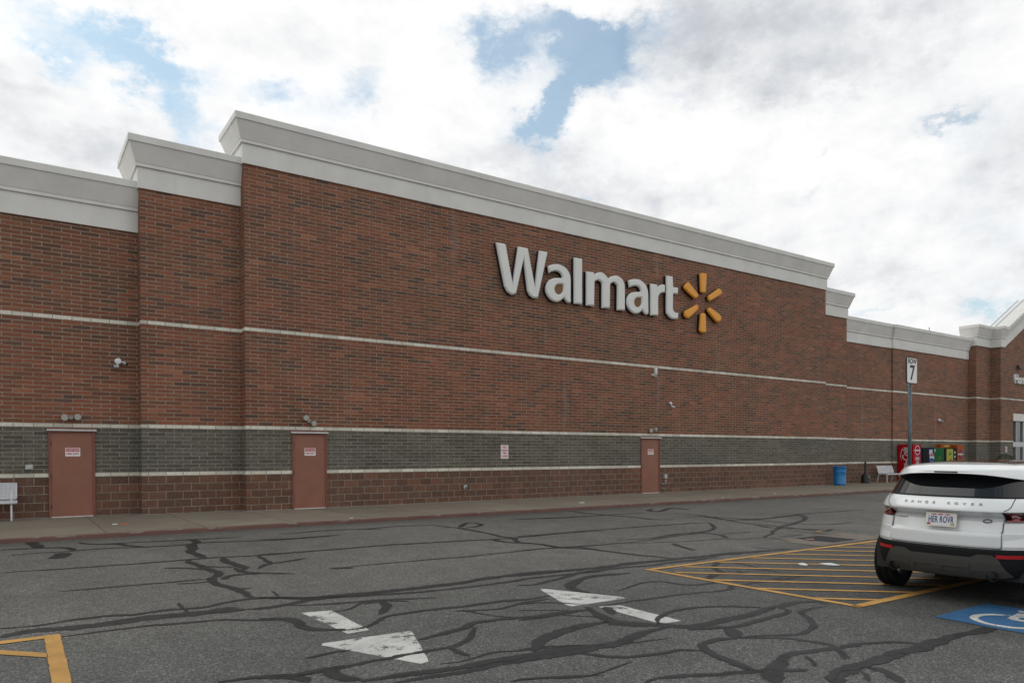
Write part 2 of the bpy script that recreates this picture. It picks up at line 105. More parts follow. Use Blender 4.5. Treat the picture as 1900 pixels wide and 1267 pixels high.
f1 = t.noise(flat, 6.5, 9, .62); f2 = t.noise(t.vm('ADD', flat, (3.1, 1.7, .4)), 3.2, 7, .58)
f3 = t.noise(t.vm('ADD', flat, (7.1, 4.7, .9)), 14, 8, .6)
relief = t.m('SUBTRACT', f1, t.noise(t.vm('ADD', flat, (-.018, .010, .034)), 6.5, 9, .62))
blue_f = t.ss(t.m('ADD', blue, t.m('MULTIPLY', t.m('SUBTRACT', f1, .5), 2.0)), .13, 1.02)
# cloud body: near white, greyer where thick
shade = t.m('ADD', t.m('MULTIPLY', grey, .56), t.m('MULTIPLY', t.ss(f2, .44, .70), .27))
shade = t.m('ADD', shade, t.m('MULTIPLY', t.m('SUBTRACT', f3, .48), .40))
shade = t.m('SUBTRACT', shade, t.m('MULTIPLY', relief, .95))
shade = t.m('MULTIPLY', shade, 1, clamp=True)
ccol = t.ramp(shade, [(0, (1.05, 1.045, 1.035)), (.24, (.93, .935, .945)), (.6, (.635, .66, .70)), (1, (.43, .46, .51))])
bg1 = t.n('ShaderNodeBackground'); t.put(bg1.inputs[0], ccol); bg1.inputs[1].default_value = 1.0
bg2 = t.n('ShaderNodeBackground'); t.put(bg2.inputs[0], t.mix(1., sky.outputs[0], (.86, 1.10, 1.02), 'MULTIPLY')); bg2.inputs[1].default_value = .15
# thin veil over the blue so that it reads pale towards its edges
mx = t.n('ShaderNodeMixShader'); t.put(mx.inputs[0], t.m('MULTIPLY', blue_f, .76)); t.L.new(bg1.outputs[0], mx.inputs[1]); t.L.new(bg2.outputs[0], mx.inputs[2])
wo = t.n('ShaderNodeOutputWorld'); t.L.new(mx.outputs[0], wo.inputs[0])

# ---------------------------------------------------------------- object helpers
def tag(o, label=None, cat=None, group=None, kind=None):
    if label: o['label'] = label
    if cat: o['category'] = cat
    if group: o['group'] = group
    if kind: o['kind'] = kind
    return o
def empty(name, loc=(0, 0, 0), rz=0, label=None, cat=None, group=None):
    o = bpy.data.objects.new(name, None); COL.objects.link(o); o.location = loc; o.rotation_euler = (0, 0, rz)
    o.empty_display_size = .1
    return tag(o, label, cat, group)
class MB:
    """collects faces of one mesh, with metre UVs"""
    def __init__(s): s.v = []; s.f = []; s.uv = {}; s.sm = set()
    def add(s, vs, fs, uvs=None, smooth=False):
        b = len(s.v); s.v += [tuple(p) for p in vs]
        for i, q in enumerate(fs):
            if smooth: s.sm.add(len(s.f))
            if uvs: s.uv[len(s.f)] = uvs[i]
            s.f.append([b+k for k in q])
        return s
    def quad(s, a, b, c, d, uv=None): return s.add([a, b, c, d], [[0, 1, 2, 3]], [uv] if uv else None)
    def box(s, x0, x1, y0, y1, z0, z1, rot=None, org=(0, 0, 0)):
        P = [(x, y, z) for z in (z0, z1) for y in (y0, y1) for x in (x0, x1)]
        if rot is not None: P = [tuple(rot @ Vector(p) + Vector(org)) for p in P]
        return s.add(P, [(0, 2, 3, 1), (4, 5, 7, 6), (0, 1, 5, 4), (2, 6, 7, 3), (0, 4, 6, 2), (1, 3, 7, 5)])
    def tube(s, pts, r, n=10, cap=True, smooth=True):
        pts = [Vector(p) for p in pts]; rings = []; rr = r if isinstance(r, (list, tuple)) else [r]*len(pts)
        pu = None
        for i, p in enumerate(pts):
            d = (pts[min(i+1, len(pts)-1)]-pts[max(i-1, 0)]).normalized()
            if pu is None: pu = d.orthogonal().normalized()
            pu = (pu - d*pu.dot(d)).normalized(); pw = d.cross(pu)
            rings.append([p+pu*math.cos(k*2*math.pi/n)*rr[i]+pw*math.sin(k*2*math.pi/n)*rr[i] for k in range(n)])
        vs = [q for g in rings for q in g]; fs = []
        for i in range(len(pts)-1):
            for k in range(n): fs.append((i*n+k, i*n+(k+1) % n, (i+1)*n+(k+1) % n, (i+1)*n+k))
        s.add(vs, fs, smooth=smooth)
        if cap:
            b = len(s.v)-len(vs); s.f.append([b+k for k in range(n)][::-1]); s.f.append([b+(len(pts)-1)*n+k for k in range(n)])
        return s
    def lathe(s, prof, n=32, org=(0, 0, 0), rot=None, smooth=True):
        vs = []; fs = []
        for r_, z in prof:
            for k in range(n):
                a = k*2*math.pi/n; p = Vector((r_*math.cos(a), r_*math.sin(a), z))
                if rot is not None: p = rot @ p
                vs.append(p+Vector(org))
        for i in range(len(prof)-1):
            for k in range(n): fs.append((i*n+k, i*n+(k+1) % n, (i+1)*n+(k+1) % n, (i+1)*n+k))
        return s.add(vs, fs, smooth=smooth)
    def prism(s, poly, axis_fn, d0, d1):
        """poly: 2D outline; axis_fn(u,v,d)->3D; solid between d0 and d1"""
        n = len(poly); vs = [axis_fn(u, v, d0) for u, v in poly]+[axis_fn(u, v, d1) for u, v in poly]
        fs = [list(range(n))[::-1], list(range(n, 2*n))]+[(i, (i+1) % n, n+(i+1) % n, n+i) for i in range(n)]
        return s.add(vs, fs)
    def build(s, name, mat, parent=None, bevel=0, autosmooth=None):
        me = bpy.data.meshes.new(name); me.from_pydata(s.v, [], s.f)
        if s.uv:
            ul = me.uv_layers.new(name='UVMap')
            for p in me.polygons:
                u = s.uv.get(p.index)
                if u:
                    for li, q in zip(p.loop_indices, u): ul.data[li].uv = q
        for i in s.sm: me.polygons[i].use_smooth = True
        me.materials.append(mat); me.validate(); me.update()
        o = bpy.data.objects.new(name, me); COL.objects.link(o)
        if parent: o.parent = parent
        if bevel:
            b = o.modifiers.new('edge', 'BEVEL'); b.width = bevel; b.segments = 2; b.limit_method = 'ANGLE'; b.angle_limit = R(40); b.harden_normals = False
        return o
def copy_tree(o, parent=None):
    c = o.copy(); COL.objects.link(c)
    if parent: c.parent = parent
    for ch in list(o.children): copy_tree(ch, c)
    return c
def text_mesh(name, s, size, mat, parent, M, xs=1., bold=0., ext=.001, align='CENTER', space=1.):
    """lettering: flat text standing in the local XY plane of M"""
    cu = bpy.data.curves.new(name, 'FONT'); cu.body = s; cu.size = size; cu.align_x = align; cu.align_y = 'CENTER'
    cu.offset = bold; cu.extrude = ext; cu.space_character = space; cu.resolution_u = 3
    tmp = bpy.data.objects.new('tmp', cu); COL.objects.link(tmp)
    dg = bpy.context.evaluated_depsgraph_get(); me = bpy.data.meshes.new_from_object(tmp.evaluated_get(dg))
    bpy.data.objects.remove(tmp); bpy.data.curves.remove(cu)
    me.transform(M @ Matrix.Diagonal((xs, 1, 1, 1))); me.materials.clear(); me.materials.append(mat); me.name = name
    o = bpy.data.objects.new(name, me); COL.objects.link(o); o.parent = parent
    return o
def frameM(org, xa, ya):
    xa = Vector(xa).normalized(); ya = Vector(ya).normalized(); za = xa.cross(ya)
    m = Matrix((xa, ya, za)).transposed().to_4x4(); m.translation = org
    return m

# ---------------------------------------------------------------- materials
def mat(name, col, rough=.6, metal=0, spec=.5, coat=0, var=0, vs=3., bump=0, bs=40, emit=None):
    m = bpy.data.materials.new(name); m.use_nodes = True; t = NT(m.node_tree); b = t.N['Principled BSDF']
    b.inputs['Roughness'].default_value = rough; b.inputs['Metallic'].default_value = metal
    b.inputs['Specular IOR Level'].default_value = spec; b.inputs['Coat Weight'].default_value = coat
    b.inputs['Coat Roughness'].default_value = .04
    co = t.n('ShaderNodeTexCoord').outputs['Object']
    if var:
        f = t.noise(co, vs, 5, .6)
        k = t.ss(f, .3, .7, 1-var, 1+var*.5)
        sc1 = t.n('ShaderNodeVectorMath', operation='SCALE'); sc1.inputs[0].default_value = col; t.put(sc1.inputs['Scale'], k)
        t.put(b.inputs['Base Color'], sc1.outputs[0])
        t.put(b.inputs['Roughness'], t.ss(t.noise(co, vs*2.3, 4), .3, .7, max(0, rough-.08), min(1, rough+.1)))
    else: b.inputs['Base Color'].default_value = (*col, 1)
    if bump:
        bp = t.n('ShaderNodeBump'); t.put(bp.inputs['Height'], t.noise(co, bs, 3)); bp.inputs['Strength'].default_value = bump; bp.inputs['Distance'].default_value = .01
        t.put(b.inputs['Normal'], bp.outputs[0])
    return m
def brick_mat(name, bw, bh, mortar, stops, mcol, rough_n=.1, tint=None, seed=0., off=.5, bd=.006, jit=.1, stains=True):
    m = bpy.data.materials.new(name); m.use_nodes = True; t = NT(m.node_tree); b = t.N['Principled BSDF']
    uv = t.n('ShaderNodeUVMap', uv_map='UVMap').outputs[0]
    u, v, _ = t.sep(uv)
    obj = t.n('ShaderNodeTexCoord').outputs['Object']
    row = t.m('FLOOR', t.m('DIVIDE', v, bh))
    us = t.m('ADD', t.m('DIVIDE', u, bw), t.m('MULTIPLY', t.m('FLOORED_MODULO', row, 2.), off))
    cell = t.m('FLOOR', us)
    fu = t.m('MULTIPLY', t.m('FRACT', us), bw); fv = t.m('MULTIPLY', t.m('FRACT', t.m('DIVIDE', v, bh)), bh)
    eu = t.m('MINIMUM', fu, t.m('SUBTRACT', bw, fu)); ev = t.m('MINIMUM', fv, t.m('SUBTRACT', bh, fv))
    wob = t.m('MULTIPLY', t.m('SUBTRACT', t.noise(obj, 30, 2), .5), .004)
    e = t.m('ADD', t.m('MINIMUM', eu, ev), wob)
    face = t.ss(e, mortar*.5-.0015, mortar*.5+.0025)
    wn = t.n('ShaderNodeTexWhiteNoise', noise_dimensions='3D'); t.put(wn.inputs['Vector'], t.comb(cell, row, seed))
    rnd = wn.outputs['Value']; rc = t.sep(wn.outputs['Color'])
    col = t.ramp(rnd, stops, 'LINEAR')
    # firing variation inside and between bricks, weathering over metres
    k = t.m('ADD', t.m('MULTIPLY', t.m('SUBTRACT', rc[1], .5), jit*2), 1)
    k = t.m('MULTIPLY', k, t.ss(t.noise(obj, 22, 4, .65), .25, .75, 1-rough_n, 1+rough_n))
    big = t.noise(t.vm('MULTIPLY', obj, (.35, .35, .5)), 1.0, 4, .55)
    k = t.m('MULTIPLY', k, t.ss(big, .3, .7, .90, 1.10))
    sc1 = t.n('ShaderNodeVectorMath', operation='SCALE'); t.put(sc1.inputs[0], col); t.put(sc1.inputs['Scale'], k)
    bc = sc1.outputs[0]
    hue = t.ss(t.noise(t.vm('ADD', t.vm('MULTIPLY', obj, (.22, .22, .6)), (5, 2, 1)), 1.0, 3), .42, .62)
    if tint: bc = t.mix(t.m('MULTIPLY', hue, .55), bc, t.mix(1., bc, tint, 'MULTIPLY'))
    mc = t.mix(t.ss(t.noise(obj, 3., 5, .6), .35, .7), mcol, tuple(c*.68 for c in mcol))
    mc = t.mix(t.m('MULTIPLY', t.ss(t.noise(obj, 9, 4, .6), .55, .75), .5), mc, tuple(min(1, c*1.35) for c in mcol))
    out = t.mix(face, mc, bc)
    if stains:
        st = t.ss(t.noise(t.vm('MULTIPLY', obj, (2.2, 2.2, .25)), 1.0, 5, .6), .60, .80)
        out = t.mix(t.m('MULTIPLY', st, .32), out, (.30, .27, .24))
    t.put(b.inputs['Base Color'], out)
    b.inputs['Roughness'].default_value = .88; b.inputs['Specular IOR Level'].default_value = .25
    bp = t.n('ShaderNodeBump'); bp.inputs['Distance'].default_value = bd; bp.inputs['Strength'].default_value = .9
    t.put(bp.inputs['Height'], t.m('ADD', face, t.m('MULTIPLY', t.noise(obj, 45, 4, .7), rough_n*6)))
    t.put(b.inputs['Normal'], bp.outputs[0])
    return m
BW = .4064; BH = .1016
m_brick = brick_mat('red_brick', BW, BH, .0155, [(0, (.112, .064, .048)), (.09, (.125, .068, .048)), (.16, (.155, .073, .048)), (.35, (.182, .077, .048)), (.7, (.214, .084, .049)), (.92, (.232, .087, .050)), (1, (.28, .110, .062))],
                    (.34, .285, .22), tint=(.84, .98, .98), seed=1.)
m_grey = brick_mat('grey_split_block', BW, BH, .0165, [(0, (.094, .086, .073)), (.3, (.110, .102, .087)), (1, (.138, .128, .110))],
                   (.31, .295, .235), rough_n=.28, tint=(1.06, 1.02, .86), seed=2., bd=.012)
m_base = brick_mat('red_split_block', BW, BH*2, .0165, [(0, (.128, .074, .053)), (.5, (.148, .080, .055)), (.85, (.168, .086, .057)), (1, (.20, .096, .062))],
                   (.33, .28, .225), rough_n=.25, tint=(.85, .95, 1.0), seed=3., bd=.016)
m_cream = brick_mat('cream_block', BW, BH, .012, [(0, (.50, .47, .40)), (.5, (.58, .55, .47)), (1, (.65, .62, .54))],
                    (.26, .235, .19), rough_n=.16, seed=4., jit=.05, bd=.006)
def stucco():
    m = mat('white_cornice', (.66, .655, .62), .75, var=.07, vs=1.2, bump=.12, bs=60)
    t = NT(m.node_tree); b = t.N['Principled BSDF']; src = b.inputs['Base Color'].links[0].from_socket
    o = t.n('ShaderNodeTexCoord').outputs['Object']
    st = t.ss(t.noise(t.vm('MULTIPLY', o, (2.4, 2.4, .22)), 1.0, 6, .68), .56, .82)       # rain streaks
    t.put(b.inputs['Base Color'], t.mix(t.m('MULTIPLY', st, .30), src, (.36, .345, .30)))
    return m
m_corn = stucco()
m_roof = mat('white_metal_roof', (.66, .67, .67), .35, metal=.1, var=.06, vs=2)
m_door = mat('red_brown_paint', (.240, .096, .060), .5, var=.12, vs=1.5, bump=.03)
m_frame = mat('frame_paint', (.20, .062, .045), .5, var=.15, vs=4)
m_drip = mat('drip_metal', (.62, .62, .62), .4, metal=.3, var=.15, vs=12)
m_alu = mat('aluminium', (.42, .44, .45), .35, metal=.6, var=.1, vs=5)
m_white = mat('white_enamel', (.75, .76, .75), .35, var=.05, vs=4)
m_whites = mat('sign_white', (.72, .73, .72), .4)
m_black = mat('black_plastic', (.012, .012, .013), .5)
m_dark = mat('dark_metal', (.05, .05, .055), .5, metal=.3)
m_red = mat('sign_red', (.42, .02, .03), .45)
m_greyp = mat('grey_galvanised', (.34, .36, .37), .45, metal=.6, var=.2, vs=9)
m_greybox = mat('grey_box_paint', (.42, .44, .42), .5, var=.1, vs=9)
m_glass = mat('dark_store_glass', (.012, .015, .016), .04, spec=.6)

# ================================================================ SETTING
SZ, SL, YK = .08, .013, 16.0
def zl(y): return SL*(min(y, YK)-YK)
def asphalt_mat():
    m = bpy.data.materials.new('asphalt'); m.use_nodes = True; t = NT(m.node_tree); b = t.N['Principled BSDF']
    o = t.n('ShaderNodeTexCoord').outputs['Object']
    v1 = t.n('ShaderNodeTexVoronoi'); t.put(v1.inputs['Vector'], o); v1.inputs['Scale'].default_value = 75
    vc = t.sep(v1.outputs['Color'])[0]
    v2 = t.n('ShaderNodeTexVoronoi'); t.put(v2.inputs['Vector'], o); v2.inputs['Scale'].default_value = 150
    vd = t.sep(v2.outputs['Color'])[0]
    g = t.m('ADD', t.m('MULTIPLY', vc, .6), t.m('MULTIPLY', vd, .4))
    col = t.ramp(g, [(0, (.026, .026, .025)), (.35, (.058, .058, .055)), (.6, (.084, .084, .080)), (.82, (.132, .131, .124)), (1, (.27, .265, .245))])
    xyz = t.sep(o)
    lane = t.ss(t.m('ADD', xyz[1], t.m('MULTIPLY', t.noise(o, .35, 4), 2.)), 6.5, 10.5)   # worn, dustier driving lane
    stall = t.m('MULTIPLY', t.ss(t.m('ADD', xyz[0], t.m('MULTIPLY', t.noise(o, .9, 4), .8)), 7.6, 8.4), t.m('SUBTRACT', 1, lane))
    k = t.ss(t.noise(o, .22, 5, .55), .3, .7, .88, 1.12)
    k = t.m('MULTIPLY', k, t.ss(t.noise(o, 2.3, 6, .65), .3, .7, .90, 1.10))
    k = t.m('MULTIPLY', k, t.ss(lane, 0, 1, 1.16, 1.44)); k = t.m('MULTIPLY', k, t.ss(stall, 0, 1, 1., .72))
    k = t.m('MULTIPLY', k, t.ss(t.noise(t.vm('MULTIPLY', o, (1.3, .12, 1)), 1., 3), .3, .7, .95, 1.05))         # wheel tracks across the lot
    k = t.m('MULTIPLY', k, t.ss(t.noise(o, 4.5, 2), .74, .80, 1., .62))                                        # oil drips
    gut = t.ss(xyz[1], 15.1, 15.9, 1., .72); k = t.m('MULTIPLY', k, gut)                     # dirt washed to the gutter
    spot = t.ss(t.noise(t.vm('MULTIPLY', o, (1, 1, 1)), 1.7, 3), .70, .76, 1., .75); k = t.m('MULTIPLY', k, spot)
    s1 = t.n('ShaderNodeVectorMath', operation='SCALE'); t.put(s1.inputs[0], col); t.put(s1.inputs['Scale'], k)
    warm = t.mix(t.m('MULTIPLY', lane, .8), s1.outputs[0], t.mix(1., s1.outputs[0], (1.06, 1.01, .94), 'MULTIPLY'))
    t.put(b.inputs['Base Color'], warm)
    b.inputs['Roughness'].default_value = .85; b.inputs['Specular IOR Level'].default_value = .3
    bp = t.n('ShaderNodeBump'); bp.inputs['Distance'].default_value = .006; bp.inputs['Strength'].default_value = .8
    t.put(bp.inputs['Height'], g); t.put(b.inputs['Normal'], bp.outputs[0])
    return m
gm = MB(); X = 400
ys = [-400, 16, 17, 400]; zs = [zl(-400), 0, 0, 0]
for i in range(3): gm.quad((-X, ys[i], zs[i]), (X, ys[i], zs[i]), (X, ys[i+1], zs[i+1]), (-X, ys[i+1], zs[i+1]))
lot = tag(gm.build('parking_lot', asphalt_mat()), kind='structure')

def conc_mat():
    m = bpy.data.materials.new('concrete'); m.use_nodes = True; t = NT(m.node_tree); b = t.N['Principled BSDF']
    o = t.n('ShaderNodeTexCoord').outputs['Object']; x, y, z = t.sep(o)
    wob = t.m('MULTIPLY', t.m('SUBTRACT', t.noise(o, 6, 2), .5), .012)
    jx = t.m('ABSOLUTE', t.m('SUBTRACT', t.m('FLOORED_MODULO', t.m('ADD', t.m('ADD', x, .35), wob), 1.83), .915))
    jy = t.m('ABSOLUTE', t.m('SUBTRACT', t.m('ADD', y, wob), 18.1))
    j = t.m('MULTIPLY', t.ss(t.m('SUBTRACT', .915, jx), .004, .014, .0, 1), t.ss(jy, .004, .014))
    col = t.ramp(t.noise(o, .8, 6, .6), [(.3, (.182, .155, .118)), (.7, (.236, .203, .155))])
    cell = t.m('FLOOR', t.m('DIVIDE', t.m('ADD', x, .35), 1.83))
    wn = t.n('ShaderNodeTexWhiteNoise', noise_dimensions='1D'); t.put(wn.inputs['W'], cell)
    k = t.m('MULTIPLY', t.ss(t.noise(o, 60, 3), .2, .8, .88, 1.12), t.m('ADD', .93, t.m('MULTIPLY', wn.outputs['Value'], .14)))
    k = t.m('MULTIPLY', k, t.ss(t.noise(o, 2.6, 5, .7), .62, .78, 1., .72))
    s1 = t.n('ShaderNodeVectorMath', operation='SCALE'); t.put(s1.inputs[0], col); t.put(s1.inputs['Scale'], k)
    t.put(b.inputs['Base Color'], t.mix(j, (.055, .05, .042), s1.outputs[0]))
    b.inputs['Roughness'].default_value = .9; b.inputs['Specular IOR Level'].default_value = .25
    bp = t.n('ShaderNodeBump'); bp.inputs['Distance'].default_value = .004; t.put(bp.inputs['Height'], t.noise(o, 70, 4)); t.put(b.inputs['Normal'], bp.outputs[0])
    return m
m_conc = conc_mat()
tag(MB().box(-60, 120, 16.08, 22, -.2, SZ).build('sidewalk', m_conc), kind='structure')
def kerb_mat():
    m = bpy.data.materials.new('red_kerb_paint'); m.use_nodes = True; t = NT(m.node_tree); b = t.N['Principled BSDF']
    o = t.n('ShaderNodeTexCoord').outputs['Object']; x, y, z = t.sep(o)
    wear = t.m('ADD', t.noise(t.vm('MULTIPLY', o, (1., 3, 3)), 2.6, 6, .7), t.ss(z, .02, .07, -.08, .03))
    wear = t.ss(wear, .56, .62)
    red = t.ramp(t.noise(o, 1.5, 4), [(.3, (.130, .060, .050)), (.7, (.165, .090, .073))])
    t.put(b.inputs['Base Color'], t.mix(wear, red, (.22, .195, .165))); b.inputs['Roughness'].default_value = .8
    bp = t.n('ShaderNodeBump'); bp.inputs['Distance'].default_value = .006; t.put(bp.inputs['Height'], t.noise(o, 25, 4)); t.put(b.inputs['Normal'], bp.outputs[0])
    return m
tag(MB().box(-60, 120, 15.92, 16.078, -.15, SZ+.004).build('kerb', kerb_mat(), bevel=.015), kind='structure')

# crack sealant: ribbons of tar poured along the cracks of the lot
def tar_mat():
    m = bpy.data.materials.new('tar'); m.use_nodes = True; t = NT(m.node_tree); b = t.N['Principled BSDF']
    uv = t.n('ShaderNodeUVMap', uv_map='UVMap').outputs[0]; u, v, _ = t.sep(uv)
    o = t.n('ShaderNodeTexCoord').outputs['Object']
    edge = t.m('SUBTRACT', 1, t.m('ABSOLUTE', v))                       # 0 at rim, 1 in the middle
    n1 = t.m('ADD', t.m('MULTIPLY', t.noise(o, 14, 4, .7), .85), t.m('MULTIPLY', t.noise(o, 55, 3, .7), .75))
    a = t.ss(t.m('SUBTRACT', edge, t.m('SUBTRACT', n1, .62)), .0, .16)
    worn = t.ss(t.noise(o, 3.1, 5, .7), .30, .50, .65, 1.)
    a = t.m('MULTIPLY', t.m('MULTIPLY', a, worn), .96)
    col = t.ramp(t.noise(o, 8, 4), [(.3, (.013, .0135, .0135)), (.7, (.025, .025, .025))])
    t.put(b.inputs['Base Color'], col); t.put(b.inputs['Alpha'], a); b.inputs['Roughness'].default_value = .62
    b.inputs['Specular IOR Level'].default_value = .3
    return m
m_tar = tar_mat()
def catmull(P, step):
    out = []
    n = len(P)
    for i in range(n-1):
        p0 = P[max(i-1, 0)]; p1 = P[i]; p2 = P[i+1]; p3 = P[min(i+2, n-1)]
        k = max(1, int(math.dist(p1, p2)/step))
        for j in range(k):
            s = j/k
            out.append([.5*((2*p1[c])+(-p0[c]+p2[c])*s+(2*p0[c]-5*p1[c]+4*p2[c]-p3[c])*s*s+(-p0[c]+3*p1[c]-3*p2[c]+p3[c])*s**3) for c in (0, 1)])
    out.append(list(P[-1]))
    return out
tar = MB()
for ci, (wd, P) in enumerate(CRACKS):
    far = sum(p[1] for p in P)/len(P)
    wd *= (.88 if far < 7 else 1.0)+(max(0, min(.75, (far-7)*.12)) if wd < .125 else 0)
    Q = catmull(P, .06 if wd < .3 else .1); n = len(Q)
    zo = .003+(ci % 7)*.0004
    prev = None; L = 0
    for i, q in enumerate(Q):
        a = Q[max(i-1, 0)]; b = Q[min(i+1, n-1)]
        d = Vector((b[0]-a[0], b[1]-a[1])); d = d.normalized() if d.length > 1e-6 else Vector((1, 0))
        nn = Vector((-d.y, d.x)); s = i/(n-1)
        jit = mn.noise(Vector((q[0]*1.6, q[1]*1.6, ci)))*.05+mn.noise(Vector((q[0]*6, q[1]*6, ci+9)))*.016
        ww = wd*.5*(1+.38*mn.noise(Vector((q[0]*1.1, q[1]*1.1, ci+40)))+.35*mn.noise(Vector((q[0]*7, q[1]*7, ci+40))))
        ww *= min(1, .35+4*min(s, 1-s))
        if i: L += math.dist(q, Q[i-1])
        c = Vector(q)+nn*jit; l = c+nn*ww; r_ = c-nn*ww
        cur = ((l.x, l.y, zl(l.y)+zo), (r_.x, r_.y, zl(r_.y)+zo), L)
        if prev: tar.quad(prev[0], prev[1], cur[1], cur[0], [(prev[2], 1), (prev[2], -1), (L, -1), (L, 1)])
        prev = cur
tag(tar.build('crack_sealant', m_tar), kind='stuff', label='dark tar sealant lines over the cracks of the asphalt lot', cat='crack sealant')

# painted markings
def paint_mat(name, col, thr=.66, dirt=.3):
    m = bpy.data.materials.new(name); m.use_nodes = True; t = NT(m.node_tree); b = t.N['Principled BSDF']
    o = t.n('ShaderNodeTexCoord').outputs['Object']
    n1 = t.noise(o, 5, 6, .72); n2 = t.noise(o, 60, 3, .6)
    a = t.ss(t.m('ADD', t.m('MULTIPLY', n1, .72), t.m('MULTIPLY', n2, .28)), thr-.06, thr+.02, 1, 0)
    k = t.ss(t.noise(o, 3, 5, .6), .3, .75, 1, 1-dirt)
    k = t.m('MULTIPLY', k, t.ss(n2, .3, .7, .9, 1.08))
    s1 = t.n('ShaderNodeVectorMath', operation='SCALE'); s1.inputs[0].default_value = col; t.put(s1.inputs['Scale'], k)
    t.put(b.inputs['Base Color'], s1.outputs[0]); t.put(b.inputs['Alpha'], a); b.inputs['Roughness'].default_value = .7
    b.inputs['Specular IOR Level'].default_value = .3
    return m
m_yel = paint_mat('yellow_paint', (.50, .275, .075), .70)
m_wht = paint_mat('white_road_paint', (.50, .50, .47), .585)
m_blue = paint_mat('blue_road_paint', (.030, .105, .225), .70, .3)
def gz(x, y, h): return (x, y, zl(y)+h)
def marking(name, polys, m, h, label=None, cat=None):
    b = MB()
    for p in polys:
        q = []
        for i in range(len(p)):
            a, c = p[i], p[(i+1) % len(p)]; k = max(1, int(math.dist(a, c)/.07))
            for j in range(k):
                x, y = a[0]+(c[0]-a[0])*j/k, a[1]+(c[1]-a[1])*j/k
                q.append((x+.010*mn.noise(Vector((x*9, y*9, 1))), y+.010*mn.noise(Vector((x*9, y*9, 5)))))
        b.add([gz(x, y, h) for x, y in q], [list(range(len(q)))])
    return tag(b.build(name, m), label, cat, kind='structure')
def line(x0, y0, x1, y1, w):
    d = Vector((x1-x0, y1-y0)).normalized()*w/2; n = (-d.y, d.x)
    return [(x0+n[0], y0+n[1]), (x0-n[0], y0-n[1]), (x1-n[0], y1-n[1]), (x1+n[0], y1+n[1])]
def clip(poly, xmin, xmax, ymin, ymax):
    for ax, lim, sgn in ((0, xmin, 1), (0, xmax, -1), (1, ymin, 1), (1, ymax, -1)):
        out = []
        for i in range(len(poly)):
            a = poly[i-1]; b = poly[i]; ia = (a[ax]-lim)*sgn >= 0; ib = (b[ax]-lim)*sgn >= 0
            if ia != ib:
                s = (lim-a[ax])/(b[ax]-a[ax]); out.append((a[0]+(b[0]-a[0])*s, a[1]+(b[1]-a[1])*s))
            if ib: out.append(b)
        poly = out
        if not poly: return None
    return poly
hz = [line(7.53, 7.55, 7.72, 4.42, .10), line(7.56, 7.50, 20, 7.42, .10), line(7.66, 4.47, 20, 4.42, .115)]
marking('hatch_outline', hz, m_yel, .0068)
st = []
for k in range(22):
    y0 = 5.20+k*.70; q = line(6.5, y0+.87, 26, y0+.87-19.5*.885, .085); q = clip(q, 7.68, 19.9, 4.53, 7.40)
    if q and len(q) > 2: st.append(q)
marking('hatch_stripes', st, m_yel, .0064)
marking('hatch_outline', [line(.283, 7.95, .283, -3, .125), line(-9, 7.93, .22, 7.885, .12)], m_yel, .0068)
st = []
for k in range(26):
    y0 = 7.09-1.42*k+6; q = line(-9, y0+9, 3, y0-3, .11); q = clip(q, -9, .215, -3, 7.82)
    if q and len(q) > 2: st.append(q)
marking('hatch_stripes', st, m_yel, .0064)
marking('arrow_marking', [[(2.50, 7.57), (2.80, 7.50), (2.80, 6.50), (2.57, 6.48)], [(2.27, 6.29), (3.12, 6.25), (3.10, 6.18), (2.79, 5.27), (2.70, 5.25), (2.23, 6.23)]], m_wht, .0024)
marking('arrow_marking', [[(5.36, 7.20), (5.43, 7.20), (5.90, 6.30), (5.87, 6.22), (5.08, 6.23), (5.06, 6.29)], [(5.31, 6.06), (5.56, 5.98), (5.58, 5.09), (5.31, 5.11)]], m_wht, .0024)
marking('accessible_stall_marking', [[(7.90, 3.74), (9.10, 3.74), (9.10, 2.54), (7.90, 2.54)]], m_blue, .0056)
def stroke(P, w): return [line(P[i][0], P[i][1], P[i+1][0], P[i+1][1], w) for i in range(len(P)-1)]
def isa(p, q): return (7.90+q, 3.74-p)                          # p: rightwards in the symbol, q: upwards
arc = [(.53+.30*math.cos(R(a)), .42+.30*math.sin(R(a))) for a in range(108, 345, 9)]
sy = stroke([isa(*c) for c in arc], .075)+stroke([isa(*c) for c in ((.47, .92), (.50, .56), (.80, .56), (.90, .28), (1.0, .32))], .08)+stroke([isa(*c) for c in ((.48, .74), (.74, .74))], .06)
sy.append([isa(.45+.07*math.cos(R(a)), 1.04+.07*math.sin(R(a))) for a in range(0, 360, 24)])
marking('wheelchair_marking', sy, m_wht, .0082)
# storm drain
dr = empty('storm_drain', (13.0, 8.15, zl(8.15)), label='concrete storm drain with dark iron grate beyond the hatched yellow box', cat='drain')
m_apr = mat('drain_concrete', (.15, .125, .10), .9, var=.2, vs=3)
MB().box(-1.05, 1.3, -.55, .9, -.05, .006).build('apron', m_apr, dr)
g = MB().box(-.42, .42, -.42, .42, -.02, .009)
for i in range(9): g.box(-.38+i*.085, -.35+i*.085, -.38, .38, .0, .018)
g.build('grate', m_dark, dr)

